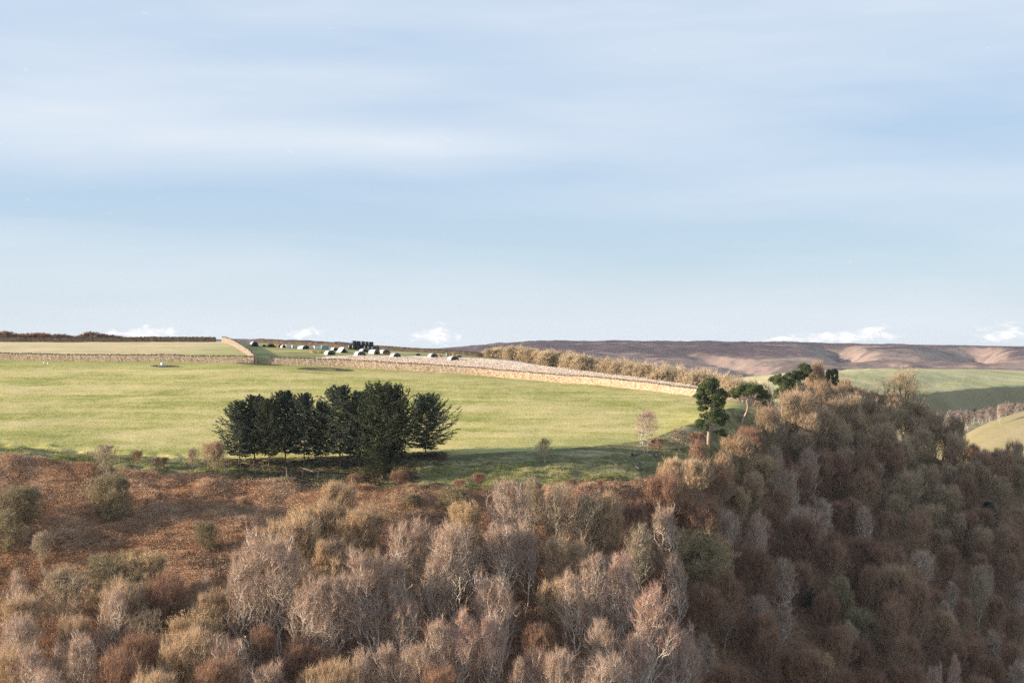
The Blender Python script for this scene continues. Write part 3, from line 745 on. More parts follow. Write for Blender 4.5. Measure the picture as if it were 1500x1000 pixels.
# Scots pines
proto('pine_tall', pine_tree(11, [(0, 0, -.5), (.15, 0, 2.5), (.35, 0, 5), (.7, 0, 7.4), (.65, 0, 10.2)], .34,
      [(.6, .2, 10.9, 1.15), (-.5, -.3, 10.1, 1.2), (1.5, .4, 9.6, 1.3), (-1.3, .2, 9.2, 1.0), (.5, -.9, 9.0, 1.1), (1.9, -.4, 8.3, 1.1), (-.7, .5, 8.0, 1.0), (-1.2, -.4, 7.6, .8), (.9, .9, 7.7, 1.1), (2.2, .2, 7.4, .7),
       (1.7, .3, 5.7, 1.2), (2.6, -.4, 5.1, 1.1), (1.3, -.8, 4.6, 1.0), (2.4, .6, 4.2, .9), (-1.3, .1, 4.0, .9), (-.8, -.5, 3.4, .7), (1.9, -.2, 2.6, .9), (2.8, .3, 2.1, .5), (-.9, .2, 6.5, .8), (1.7, -.3, 6.6, .9), (-.6, 0, 5.3, .7), (-1.9, 0, 8.6, .8), (2.5, 0, 8.9, .8), (.7, -.8, 5.9, .8), (-1.7, .1, 3.7, .6)], .65), 'pine_bark', 'pine')
PROTO_H['pine_tall'] = 12.
proto('pine_bent', pine_tree(12, [(0, 0, -.5), (.5, 0, .9), (1.3, 0, 2.4), (1.4, 0, 3.8), (1.0, 0, 4.9), (1.5, 0, 5.8)], .27,
      [(.9, .3, 6.9, 1.15), (2.3, -.2, 7.0, 1.2), (3.6, .3, 6.7, 1.1), (-.5, -.2, 6.3, 1.1), (-1.8, .3, 5.7, .95), (1.5, 1.2, 6.3, 1.1), (1.6, -1.1, 6.2, 1.0), (4.6, .1, 5.8, .95), (5.2, -.3, 5.2, .7), (4.0, .4, 5.1, .7), (4.4, .1, 4.1, .6), (4.8, .2, 3.5, .5), (-.8, .6, 5.4, .7)], .6), 'pine_bark', 'pine')
PROTO_H['pine_bent'] = 7.9
for i in range(2):
    rng = np.random.default_rng(60+i)
    proto('pine_round', pine_tree(30+i, [(0, 0, -.5), (.1, 0, 4), (-.2, 0, 8), (.1, 0, 10.5)], .3,
          [(rng.uniform(-2.6, 2.6), rng.uniform(-2, 2), rng.uniform(7.2, 11), rng.uniform(.9, 1.4)) for _ in range(16)], .7), 'pine_bark', 'pine')
PROTO_H['pine_round'] = 13.
for k_, l_ in PROTO.items():       # true heights
    hs_ = []
    for tm_, cm_ in l_:
        c_ = np.empty(len(cm_.vertices)*3, np.float32); cm_.vertices.foreach_get('co', c_); hs_.append(np.percentile(c_[2::3], 99.3))
    PROTO_H[k_] = float(np.mean(hs_))
_use = {}
TREES = []        # (root, px, py_mid, kind, ...)
def plant(key, x, y, z, H, name, label, cat, group=None, wid=1.0, rz=None, var=None):
    v = PROTO[key]; i = _use.get(key, 0); _use[key] = i+1
    tm, cm = v[(i if var is None else var) % len(v)]
    s = H/PROTO_H[key]
    o = empty(name, (x, y, z-.05), (i*2.4) % 6.28 if rz is None else rz, (s*wid, s*wid, s))
    link('trunk', tm, o); link('crown', cm, o)
    tag(o, label, cat, group)
    TREES.append((o, proj(x, y, z+H*.6), key)); return o
def plant_top(key, px, py, H, name, label, cat, group=None, wid=1.0, d0=150., **k):
    g = by_top(px, py, H, d0)
    if g is None: print('NO GROUND', label); return
    return plant(key, *g, H, name, label, cat, group, wid, **k)
def plant_base(key, px, pb, pt, name, label, cat, group=None, wid=1.0, d0=150., **k):
    g = hit(px, pb, d0)
    H = (pb-pt)/F*g[1]
    return plant(key, *g, H, name, label, cat, group, wid, **k)
# ---------------------------------------------------------------- named trees
BS = 'bushes on the bracken slope'; BR = 'birches of the lit wood'; SH = 'shrubs of the lit wood'; CF = 'conifers of the dark clump'
T = plant_top; B_ = plant_base
# conifer clump above the slope, left to right: (px, base, top, key, width, label)
for px, pb, pt, key, wd, lb in [
    (351, 683, 588, 'spruce', .95, 'leftmost dark spruce of the conifer clump, stepping down to the left behind the tan bush'),
    (373, 680, 579, 'spruce', .95, 'second dark spruce from the left end of the conifer clump'),
    (394, 684, 583, 'sprucei', .8, 'narrow olive-tinged conifer third from the left end of the clump'),
    (418, 681, 573, 'spruce', .9, 'pointed dark spruce left of the middle of the conifer clump'),
    (446, 684, 577, 'spruce', .8, 'thin-topped spruce in the middle of the clump with bare lower trunk showing'),
    (470, 682, 590, 'spruce', .7, 'sparse-topped spruce just right of the middle of the clump'),
    (498, 684, 566, 'spruce', 1.0, 'tall pointed spruce right of the dip in the top of the clump'),
    (526, 684, 574, 'spruce', .9, 'dark spruce between the tall pointed one and the tallest olive conifer'),
    (556, 690, 562, 'sprucei', 1.0, 'tallest olive-green conifer at the right end of the clump'),
    (578, 688, 565, 'sprucei', .75, 'narrow olive-green conifer forming the right edge of the dense clump'),
    (560, 702, 650, 'sprucei', 1.45, 'low dark conifer standing down the bank in front of the clump'),
    (624, 668, 577, 'broad', 1.08, 'lone broad spruce with a bare base standing clear to the right of the clump')]:
    B_(key, px, pb, pt, 'spruce_tree' if key != 'broad' else 'broad_spruce_tree', lb, 'conifer', CF, wd)
B_('pine_tall', 1037, 655, 556, 'scots_pine', 'tall tiered pine with a bare pinkish trunk at the right end of the field', 'pine tree', 'pines at the field corner', 1.0, rz=0)
B_('pine_bent', 1085, 620, 563, 'scots_pine', 'umbrella-shaped pine with a bent bare trunk at the corner of the field', 'pine tree', 'pines at the field corner', 1.0, rz=0)
T('pine_round', 1166, 533, 12.5, 'scots_pine', 'bushy green pine showing above the bare trees on the wooded ridge', 'pine tree', 'pines on the ridge', .8, 270)
T('pine_round', 1146, 549, 11, 'scots_pine', 'low shoulder of pine left of the bushy ridge pine', 'pine tree', 'pines on the ridge', .7, 280)
T('pine_round', 1213, 541, 12.5, 'scots_pine', 'olive pine top right of the russet tree on the ridge', 'pine tree', 'pines on the ridge', .55, 290)
T('tallash', 1190, 525, 14, 'russet_tree', 'russet-brown bare tree between the two green pine tops on the ridge', 'tree', None, .7, 290)
TREES[-1][0].children[1].data = TREES[-1][0].children[1].data.copy(); TREES[-1][0].children[1].data.materials[0] = M['russet_leaf']
# bank trees
B_('crooked', 944, 663, 599, 'bare_tree', 'crooked grey-brown birch with pale forked limbs standing alone on the green bank', 'tree', None, 1.0, rz=1.0)
B_('small', 994, 661, 626, 'thorn_tree', 'small grey thorn bush with a stubby trunk between the crooked birch and the tall pine', 'thorn bush', None, 1.5)
B_('small', 799, 681, 641, 'thorn_tree', 'small lone pale tree on the green bank below the middle of the field', 'tree', None, 1.0)
B_('hedge', 965, 658, 640, 'low_shrub', 'low brown bush at the foot of the crooked birch', 'bush', None, 1.5)
B_('hedge', 1019, 662, 632, 'low_shrub', 'thin dark bush close to the left side of the tall pine trunk', 'bush', None, .9)
B_('hedge', 201, 676, 659, 'low_shrub', 'small rounded russet bush on the bank at the edge of the field', 'bush', None, .75)
TREES[-1][0].children[1].data = TREES[-1][0].children[1].data.copy(); TREES[-1][0].children[1].data.materials[0] = M['russet_leaf']
B_('hedge', 236, 684, 668, 'low_shrub', 'low grey-brown scrub just right of the small russet bush', 'bush', None, 1.4)
B_('tan', 312, 700, 643, 'bare_shrub', 'tan twiggy bush at the left foot of the conifer clump', 'shrub', BS, .92)
B_('grey', 285, 692, 655, 'bare_shrub', 'thin brown bush directly left of the tan bush beside the conifers', 'shrub', BS, .95)
B_('small', 156, 700, 648, 'bare_tree', 'slender see-through tree on the bank behind the olive thorn bush', 'tree', None, 1.25)
B_('olive', 160, 765, 693, 'thorn_tree', 'large rounded olive-green thorn bush alone on the bracken slope', 'thorn bush', BS, 1.0)
B_('olive', 22, 775, 712, 'thorn_tree', 'olive thorn bush cut by the left edge, upper of the two', 'thorn bush', BS, 1.15)
B_('olive', 8, 808, 748, 'thorn_tree', 'olive thorn bush cut by the left edge, lower of the two', 'thorn bush', BS, 1.0)
B_('grey', 62, 838, 778, 'bare_shrub', 'silvery grey upright bush on the bracken near the left edge', 'shrub', BS, .95)
B_('olive', 301, 808, 765, 'thorn_tree', 'small yellow-green bush alone in the lower part of the bracken', 'thorn bush', BS, .85)
B_('tan', 355, 752, 728, 'bare_shrub', 'thin pale bush in the upper right of the bracken slope', 'shrub', BS, 1.0)
B_('olive', 663, 752, 713, 'thorn_tree', 'low olive bush on the shaded bank below the lone spruce', 'thorn bush', SH, 1.35)
for q_, (a_, b_, c_, k_, l_) in enumerate([(585, 716, 688, 'brown', 'dark leafless scrub at the right foot of the conifer clump'), (700, 716, 690, 'brown', 'dark leafless bush in the shade at the field bank, below the open pasture'), (672, 722, 700, 'brown', 'low dark scrub left of the dark bush in the bank shade'), (520, 722, 694, 'brown', 'thin dark scrub under the middle of the conifer clump'), (838, 722, 700, 'brown', 'low brown scrub below the shaded green bank'), (880, 724, 703, 'brown', 'brown scrub at the foot of the green bank, left of the tan bank shrubs')]):
    B_(k_, a_, b_, c_, 'low_shrub', l_, 'bush', 'scrub on the shaded bank', 1.6)
B_('olive', 605, 742, 722, 'low_shrub', 'low brown scrub below the right end of the conifer clump', 'bush', SH, 1.4)
# lit wood: key, top x, top y, height, width, label
L = [
 ('gold', 205, 806, 9, 1.0, 'broad olive bush flecked with golden catkins at the lower left'),
 ('olive', 168, 812, 8.5, 1.0, 'dome-shaped olive-grey bush overlapping the catkin-flecked one at its left'),
 ('grey', 98, 832, 10, 1.35, 'large loose grey-olive bush near the left edge below the bracken'),
 ('tan', 40, 868, 9, 1.0, 'yellow-tan bush low at the left edge'),
 ('brown', 250, 838, 8, .8, 'dull brown bush at the right of the catkin-flecked bush'),
 ('grey', 222, 893, 10, .95, 'round-headed pale tree on a single thin white trunk at the lower left'),
 ('gold', 288, 900, 10, .95, 'bright golden rounded shrub near the bottom edge at left'),
 ('tan', 312, 862, 9, .95, 'orange-tan shrub above the bright golden one'),
 ('birch', 128, 928, 12, .95, 'pale-stemmed birch at the bottom edge below the grey-olive bush'),
 ('birch1', 42, 942, 12, 1.1, 'birch in the bottom left corner with a thin white stem'),
 ('birch3', 340, 922, 12, .8, 'birch at the bottom edge right of the bright golden shrub'),
 ('birch3', 403, 770, 17, .95, 'tallest many-stemmed white birch left of the golden shrubs'),
 ('birch', 365, 822, 14, 1.0, 'white-stemmed birch leaning left beside the tallest many-stemmed one'),
 ('birch3', 462, 846, 14, .9, 'purple domed birch below the golden shrubs, left one of its pair'),
 ('birch1', 492, 842, 14, 1.1, 'purple domed birch below the golden shrubs, right one of its pair'),
 ('birch1', 526, 812, 15, 1.05, 'birch with one long straight white stem left of the forked birch'),
 ('birch', 566, 800, 16, .9, 'forked birch with bright yellowish-white stems below the tan dome shrub'),
 ('tan', 497, 700, 9, .85, 'tan upright shrub just below the conifer clump, topmost of the golden shrubs'),
 ('gold', 440, 742, 9, 1.0, 'yellow-gold shrub at the left end of the golden shrubs'),
 ('tan', 480, 738, 9, .9, 'golden shrub in the middle of the row below the topmost one'),
 ('tan', 528, 742, 10, 1.15, 'wide tan dome shrub at the right end of the golden shrubs'),
 ('tan', 490, 788, 9, .95, 'orange-tan shrub lowest of the golden shrubs'),
 ('tan', 540, 800, 8, .8, 'small tan shrub tucked under the wide tan dome'),
 ('birch1', 584, 764, 13, 1.05, 'leftmost birch of the purple row right of the tan dome'),
 ('birch', 622, 758, 13, .9, 'second birch from the left in the purple row right of the tan dome'),
 ('birch3', 662, 772, 14, .85, 'spreading birch at the right end of the purple row'),
 ('birch', 640, 812, 12, .9, 'birch with fine white branches standing in front of the purple row'),
 ('gold', 680, 738, 9, .85, 'yellow-olive shrub between the purple birch row and the domed birch'),
 ('birch3', 750, 704, 12, .9, 'domed purple birch highest on the slope below the bank'),
 ('grey', 778, 700, 9, .7, 'open pale thorny tree touching the right of the highest domed birch'),
 ('birch3', 738, 758, 13, .8, 'birch with a fan of white branches below the highest domed birch'),
 ('birch1', 768, 764, 13, .8, 'slim birch at the right side of the fan-branched one'),
 ('ash', 824, 712, 12, 1.0, 'pale cream ash with upswept branches, left of the matching pair'),
 ('ash', 858, 716, 12, .95, 'pale cream ash with upswept branches, right of the matching pair'),
 ('tan', 882, 730, 10, .85, 'yellowish-brown shrub against the right side of the cream ashes'),
 ('birch', 596, 872, 12, .8, 'small purple birch in the gap below the forked birch'),
 ('birch1', 640, 902, 13, 1.0, 'narrow birch at the bottom, left of the pink birch pair'),
 ('pink', 688, 896, 14, .85, 'pink-tinged birch at the bottom, left of the leaning birch'),
 ('pink', 718, 900, 13, .7, 'slim pink-tinged birch touching the right of its twin at the bottom'),
 ('birch3', 730, 836, 14, .8, 'leaning open birch with curving pale limbs left of the twin-stemmed birches'),
 ('birch', 560, 942, 10, .9, 'short tan-purple birch at the bottom edge below the forked birch'),
 ('birch3', 605, 945, 10, .9, 'low wide birch on the bottom edge left of the narrow birch'),
 ('birch', 525, 955, 10, .9, 'low birch on the bottom edge below the purple pair'),
 ('brown', 440, 930, 9, 1.0, 'russet-brown bush in front of the purple domed pair'),
 ('brown', 480, 940, 8, .9, 'second russet-brown bush near the bottom edge below the purple pair'),
 ('birch1', 868, 810, 14, .85, 'white-stemmed birch with a small pinkish top, left of the twin-stemmed birches'),
 ('pink', 912, 808, 14, .65, 'white-stemmed birch with a small pinkish top, right of the twin-stemmed birches'),
 ('birch1', 836, 842, 12, .9, 'faint purple birch left of the twin-stemmed birches'),
 ('ash', 940, 768, 12, .75, 'bright white bare birch with fan branches above the big pink birch'),
 ('birch', 972, 735, 11, .9, 'dark purple birch with a pink-lit tip below the tan bank shrubs'),
 ('birch1', 985, 808, 13, .9, 'birch with a pink-lit top right of the fan-branched white one'),
 ('olive', 1010, 778, 9, 1.1, 'olive shrub with yellow-lit top, left half of the wide one'),
 ('gold', 1050, 782, 9, .95, 'olive shrub with yellow-lit top, right half of the wide one'),
 ('pink', 957, 866, 16, .95, 'biggest pink birch with one strong white stem at the bottom centre'),
 ('pink', 990, 908, 14, 1.0, 'broad pink birch spreading right of the biggest pink one'),
 ('pink', 1015, 940, 12, .9, 'low pink birch on the bottom edge right of the broad one'),
 ('pink', 928, 925, 13, .8, 'pink birch tucked at the left side of the biggest pink one'),
 ('birch1', 877, 908, 12, 1.0, 'open birch with side twigs left of the biggest pink birch'),
 ('birch3', 822, 955, 11, .8, 'birch on the bottom edge below the twin-stemmed birches'),
 ('pink', 786, 950, 11, .8, 'pink-topped birch on the bottom edge left of centre'),
 ('birch', 760, 962, 10, .7, 'low birch on the bottom edge right of the slim pink one'),
 ('tan', 1103, 690, 8, .9, 'warm tan shrub right of the tan bank shrubs below the tall pine'),
 ('tan', 982, 670, 8, .85, 'tan upright shrub on the bank edge, left of a touching pair'),
 ('tan', 1020, 668, 8, .95, 'tan upright shrub on the bank edge, right of a touching pair'),
 ('tan', 1082, 640, 9, 1.0, 'warm tan shrub below the umbrella pine'),
 ('tan', 1060, 660, 8, .8, 'warm tan shrub right of the foot of the tall pine'),
 ('brown', 1098, 622, 9, 1.0, 'brown round shrub at the foot of the umbrella pine'),
 ('gold', 1115, 668, 8, 1.0, 'sunlit golden-brown shrub on the corner of the wood'),
 ('tan', 1085, 712, 7, .8, 'small bright shrub below the tan shrub on the corner of the wood'),
 ('pink', 1112, 755, 12, .75, 'pink-white birch standing out of the shaded wood'),
 ('pink', 1368, 965, 11, .55, 'pink-lit birch top near the bottom right corner, left of two'),
 ('pink', 1400, 960, 11, .55, 'pink-lit birch top near the bottom right corner, right of two'),
 ('gold', 1200, 952, 9, .95, 'yellow-lit rounded shrub on the bottom edge of the shaded wood'),
 ('olive', 1228, 845, 8, .7, 'small olive shrub catching light in the middle of the shaded wood'),
 ('olive', 1262, 892, 8, .8, 'olive-tan shrub catching light low in the shaded wood'),
 ('ash', 1435, 830, 12, .7, 'faint pale tree in the shaded wood near the right edge'),
 ('ash', 1143, 612, 9, .8, 'small silvery bare tree on the ridge slope below the pines'),
]
for key, px, py, H, wd, lb in L:
    cat, nm = ('birch', 'birch_tree') if 'birch' in lb and key != 'grey' else (('tree', 'bare_tree') if key in ('ash',) or ' tree' in lb else ('shrub', 'bare_shrub'))
    T(key, px, py, H, nm, lb, cat, BR if cat == 'birch' else SH, wd)
for px, py, H, lb in [(1182, 852, 4.5, 'small dark conifer lost in the middle of the shaded wood'), (1458, 932, 4.5, 'small dark conifer low in the shaded wood near the right edge'),
                      (1446, 735, 6, 'dark rounded conifer in the hollow of the shaded wood at right'), (1062, 703, 4.5, 'small dark green conifer beside the tan bank shrubs'),
                      (1365, 745, 5, 'dark evergreen bush in shade below the ridge trees')]:
    T('spruce', px, py, H, 'small_conifer', lb, 'conifer', 'small conifers in the shaded wood', 1.0)
# the big spreading tree on the ridge
T('spread', 1322, 524, 17, 'spreading_tree', 'wide rounded bare tree with open golden branches standing highest on the ridge', 'tree', None, 1.0, 280)
T('tallash', 1402, 600, 12, 'bare_tree', 'brown bare tree against the shadowed far bank right of the spreading tree', 'tree', None, .9, 280)
T('tallash', 1486, 640, 11, 'bare_tree', 'dark bare tree at the right edge in front of the pale green spur', 'tree', None, .8, 270)

# ---------------------------------------------------------------- wood fill, each tree its own object, named by its nearest landmark
LM = [('the tall tiered pine', 1043, 610), ('the umbrella-shaped pine', 1093, 590), ('the bushy green ridge pine', 1166, 545), ('the wide spreading ridge tree', 1322, 560),
      ('the pink-white birch', 1112, 790), ('the biggest pink birch', 957, 930), ('the twin-stemmed birches', 890, 860), ('the yellow-topped olive shrub', 1030, 800),
      ('the tan bank shrubs', 1000, 695), ('the golden corner shrub', 1115, 690), ('the cream ash pair', 840, 770), ('the highest domed birch', 750, 740),
      ('the purple birch row', 622, 800), ('the forked birch', 566, 860), ('the tallest birch', 403, 850), ('the bright golden shrub', 288, 950), ('the catkin-flecked bush', 205, 850),
      ('the grey-olive bush', 98, 880), ('the mid-wood small conifer', 1182, 860), ('the right-edge small conifer', 1458, 940), ('the bottom-edge yellow shrub', 1200, 970),
      ('the pink-lit birch tops', 1385, 975), ('the dark hollow conifer', 1446, 745), ('the right-edge pale tree', 1435, 860), ('the far-bank brown tree', 1402, 630),
      ('the leaning open birch', 730, 890), ('the right-edge dark tree', 1486, 665), ('the low olive shrub', 1262, 910), ('the dark evergreen bush', 1365, 760)]
DIRS = ['right', 'lower right', 'below', 'lower left', 'left', 'upper left', 'above', 'upper right']
ORD = ['nearest', 'second', 'third', 'fourth', 'fifth', 'sixth', 'seventh', 'eighth', 'ninth', 'tenth', 'eleventh', 'twelfth', 'thirteenth', 'fourteenth']
rs = random.Random(3)
pend = []
occ = [(o.location.x, o.location.y) for o, _, _ in TREES]
def k_at(A, px): return float(np.interp(px, cpx, A))
OPEN = [(-50, 660), (330, 640), (470, 700), (430, 740), (340, 800), (325, 838), (225, 800), (110, 835), (-50, 830)]
def inpoly(x, y, P_):
    c = False; j = len(P_)-1
    for i in range(len(P_)):
        if (P_[i][1] > y) != (P_[j][1] > y) and x < (P_[j][0]-P_[i][0])*(y-P_[i][1])/(P_[j][1]-P_[i][1])+P_[i][0]: c = not c
        j = i
    return c
def try_add(px, d, mind):
    u = (px-750)/F; x, y = u*d, d
    for ox, oy in occ:
        if (ox-x)**2+(oy-y)**2 < mind*mind: return None
    occ.append((x, y)); return x, y, h1(x, y)
fill = []
tries = 0
while tries < 9000 and len(fill) < 345:
    tries += 1
    px = rs.uniform(-10, 1520); d = rs.uniform(150, 335)
    k6 = k_at(K6D, px)
    if px < 1110 and d > k6-3-max(0, (950-px))*0: continue
    u = (px-750)/F; z = h1(u*d, d); pb = 500-F*z/d
    ridge = px > 1110 and d > 262
    H = rs.uniform(6.8, 12) if not ridge else rs.uniform(9.5, 13)
    if px > 1370: H *= .8
    ptop = 500-F*(z+H)/d
    if ptop > 985 or inpoly(px, pb-15, OPEN) or inpoly(px, ptop+5, OPEN): continue
    if px < 960 and ptop < (735 if px < 700 else 722): continue
    if px < 20 and ptop < 880: continue
    if 560 < px < 720 and ptop < 760: continue
    if 860 < px <= 960 and ptop < 735: continue
    if 960 <= px < 1112 and ptop < 640: continue
    if 1110 < px < 1150 and ptop < 580: continue
    if px > 1150 and ptop < np.interp(px, [1110, 1150, 1190, 1230, 1290, 1370, 1440, 1500], [584, 560, 551, 548, 566, 600, 645, 652]): continue
    if ridge and d > np.interp(px, [1110, 1250, 1500], [316, 326, 330]): continue
    g = try_add(px, d, 3.7 if ridge else 4.5 if px > 900 else 4.0 if px < 330 else 4.8)
    if g is None: continue
    n = vnoise(np.array([g[0]/18.]), np.array([g[1]/18.]))[0]+rs.uniform(-.3, .3)
    if ridge: key = 'tallash' if (ptop < 640 or rs.random() < .6) else 'brown'
    elif px > 900: key = 'brown' if n > .02 else rs.choice(['birch1', 'brown', 'birch', 'birch1', 'tan', 'brown', 'birch3', 'brown'])
    else: key = rs.choice(['birch', 'birch1', 'birch3', 'brown', 'tan']) if n < .15 else rs.choice(['brown', 'brown', 'tan', 'olive'])
    if px > 900 and not ridge and key == 'tan' and rs.random() < .5: key = 'brown'
    fill.append((key, g, H, px, ptop))
KW = {'grey': 'pale grey bare tree', 'brown': 'brown bushy tree', 'tallash': 'upright-stemmed tan tree', 'birch': 'purple-brown birch', 'birch1': 'slim purple birch', 'birch3': 'spreading purple birch', 'tan': 'dull tan shrub', 'olive': 'olive-brown shrub', 'belt': 'tan tree'}
def nth(i):
    a = ['first', 'second', 'third', 'fourth', 'fifth', 'sixth', 'seventh', 'eighth', 'ninth', 'tenth', 'eleventh', 'twelfth', 'thirteenth', 'fourteenth', 'fifteenth', 'sixteenth', 'seventeenth', 'eighteenth', 'nineteenth']
    if i < 19: return a[i]
    t = ['twent', 'thirt', 'fort', 'fift', 'sixt', 'sevent', 'eight', 'ninet'][(i+1)//10-2]; r = (i+1) % 10
    return t+'ieth' if r == 0 else t+'y-'+a[r-1]
rec = {}
for key, g, H, px, pt in fill:
    cx, cy = proj(g[0], g[1], g[2]+H*.75)
    b = min(LM, key=lambda l: (l[1]-cx)**2+(l[2]-cy)**2)
    dx, dy = cx-b[1], cy-b[2]
    di = int(round(math.atan2(dy, dx)/(pi/4))) % 8
    rec.setdefault((KW[key], b[0], DIRS[di]), []).append((dx*dx+dy*dy, key, g, H))
for (kw_, lm, dr), L_ in rec.items():
    L_.sort(key=lambda r: r[0])
    for i, (_, key, g, H) in enumerate(L_):
        pos = {'below': 'below', 'above': 'above'}.get(dr, ('%s of' if ' ' in dr else '%s of') % dr)
        lb = '%s %s %s%s' % (kw_, pos, lm, '' if len(L_) == 1 else ', %s out' % ORD[min(i, 13)] if i else ', nearest to it')
        cat = 'birch' if 'birch' in key else ('shrub' if key in ('tan', 'olive') else 'tree')
        nm = {'birch': 'birch_tree', 'shrub': 'bare_shrub', 'tree': 'bare_tree'}[cat]
        gr = 'bare trees on the wooded ridge' if key == 'tallash' else 'trees of the shaded wood' if g[0]/g[1]*F+750 > 900 else 'trees filling the lit wood'
        plant(key, *g, H, nm, lb, cat, gr, rs.uniform(.85, 1.1))
print('fill', len(fill))
# belt of bare trees behind the wall
n = 84
for i in range(n):
    px = 706+i*(1120-706)/(n-1)+rs.uniform(-3, 3)
    top = np.interp(px, [700, 720, 750, 800, 900, 1000, 1060, 1120], [518, 510, 508, 513, 528, 540, 551, 565])+rs.uniform(-1.5, 2.5)
    H = rs.uniform(8.5, 10.5)
    d = np.interp(px, [700, 850, 1000, 1120], [425, 385, 362, 350])+rs.uniform(-5, 9)
    u = (px-750)/F; z = h1(u*d, d); ztop = (500-top)/F*d; H = max(3.5, ztop-z)
    lb = 'tan bare tree in the belt behind the long wall, %s from its left end' % nth(i)
    plant('belt', u*d, d, z, H, 'belt_tree', lb, 'tree', 'belt of bare trees behind the long wall', rs.uniform(.95, 1.2)*10/max(H, 8))
# far left skyline hedge trees behind the dark wall
for i in range(26):
    px = [3, 9, 16, 24, 31, 38, 45, 51, 57, 63, 70, 78, 88, 96, 104, 113, 122, 126, 136, 146, 153, 160, 166, 173, 211, 216][i]
    top = np.interp(px, [0, 20, 60, 125, 128, 170, 216], [484, 489, 488, 490, 484, 492, 493])+rs.uniform(-1.5, 1.5)
    d = 440.; u = (px-750)/F; z = h1(u*d, d); H = (500-top)/F*d-z
    lb = 'bare hedgerow bush behind the dark far wall, %s from the left edge' % nth(i)
    if px == 126: lb = 'feathery round bare tree standing highest in the left skyline hedgerow'
    if px == 3: lb = 'dense brown bush at the left end of the skyline hedgerow'
    plant('hedge' if px != 126 else 'small', u*d, d, z, max(H, .8), 'hedge_bush', lb, 'bush', 'hedgerow bushes on the left skyline', 1.5 if px != 126 else 1.2)
# distant birch wood on the right, under the shadowed bank
fb = []
for i in range(70):
    px = rs.uniform(1385, 1512); d = rs.uniform(720, 960)
    top = np.interp(px, [1385, 1420, 1460, 1500], [604, 600, 596, 585])+rs.uniform(-3, 12)
    u = (px-750)/F; z = h1(u*d, d); H = (500-top)/F*d-z
    if H < 6 or H > 17: continue
    fb.append((px, u*d, d, z, H))
fb.sort()
for i, (px, x, d, z, H) in enumerate(fb[:48]):
    plant('far_birch', x, d, z, H, 'birch_tree', 'distant purple-brown birch under the shadowed far bank, %s from the left' % nth(i), 'birch', 'distant birches under the far bank', 13/max(H, 9))
g = hit(1465, 622, 470)
plant('birch1', g[0], g[1], g[2], 7.5, 'birch_tree', 'single pale birch on the green spur at the right edge', 'birch', None, .8)
# dark hedge on the far plateau
for i in range(9):
    px = 1466+i*5; g = hit(px, 544, 850, 1190)
    if g: plant('hedge', g[0], g[1]-3, g[2], 3.2, 'hedge_bush', 'dark bush in the line on the far field edge, %s from the left' % nth(i), 'bush', 'bushes on the far field edge', 1.5)
# ---------------------------------------------------------------- walls
def wall_path(pts, H, name, label, body, cope, th=.55, cat='stone wall', group='drystone walls', seed=1, rough=.018):
    rng = np.random.default_rng(seed)
    P_ = np.array(pts, float); seg = np.linalg.norm(np.diff(P_, axis=0), axis=1); cum = np.concatenate([[0], np.cumsum(seg)])
    n = max(3, int(cum[-1]/.45)); s = np.linspace(0, cum[-1], n)
    x = np.interp(s, cum, P_[:, 0]); y = np.interp(s, cum, P_[:, 1])
    k = np.exp(-.5*(np.arange(-9, 10)/4.)**2); k /= k.sum()
    if n > 40:
        x[9:-9] = np.convolve(x, k, 'valid'); y[9:-9] = np.convolve(y, k, 'valid')
    z = height(x, y)
    T_ = np.stack([np.gradient(x), np.gradient(y)], 1); T_ /= np.linalg.norm(T_, axis=1, keepdims=True); N_ = np.stack([-T_[:, 1], T_[:, 0]], 1)
    c = np.array([x[n//2], y[n//2], z[n//2]])
    top = H*(1+.05*vnoise(s/3., s*0+seed)+.06*vnoise(s/.9, s*0+seed+4))
    # cross-section ring: six points each side-batter, bottom below ground
    hs = [-.5, .0, .35, .7, 1.0]; ring = []
    for sd in (1, -1):
        for h in (hs if sd == 1 else hs[::-1]):
            off = sd*(th*(.62-.22*max(h, 0)))+rng.normal(size=n)*rough*(h > 0)
            zz = np.where(h < 0, z+h, z+h*top)
            ring.append(np.stack([x+N_[:, 0]*off, y+N_[:, 1]*off, zz], 1))
    V = np.stack(ring, 1)-c; m = V.shape[1]; idx = np.arange(n*m).reshape(n, m)
    a, b = idx[:-1], idx[1:]
    qd = np.stack([a, np.roll(a, -1, 1), np.roll(b, -1, 1), b], -1)[:, :m-1].reshape(-1, 4)
    mb = MB(); mb.quadmesh(V.reshape(-1, 3), qd)
    for e in (0, n-1):
        r = idx[e]; mb.f4.append(np.array([[r[i], r[i+1], r[m-2-i], r[m-1-i]] for i in range(4)])); mb.m4.append(np.zeros(4))
    o = empty(name, tuple(c)); mb.build('stonework', M[body], o)
    cb = MB(); q = 0.
    while q < cum[-1]:
        wd = rng.uniform(.14, .34); hh = rng.uniform(.16, .32)
        i = np.interp(q, s, np.arange(n)); i0 = min(int(i), n-1)
        cb.box((x[i0]-c[0]+T_[i0, 0]*(q-s[i0]), y[i0]-c[1]+T_[i0, 1]*(q-s[i0]), z[i0]+top[i0]+hh*.45-c[2]), (wd*.92, th*.86*rng.uniform(.85, 1.1), hh), math.atan2(T_[i0, 1], T_[i0, 0])+rng.normal()*.06, 0, rng.normal()*.12)
        q += wd*rng.choice([1, 1, 1, 1.7])
    cb.build('coping', M[cope], o)
    tag(o, label, cat, group); return o
def k8(px, off=0): d = float(np.interp(px, gpx, KDg[10]))+off; return ((px-750)/F*d, d)
wall_path([k8(p) for p in range(-140, 372, 10)]+[k8(372)], 1.45, 'drystone_wall', 'straight drystone wall across the left field up to the gate', 'stone', 'cope', seed=1)
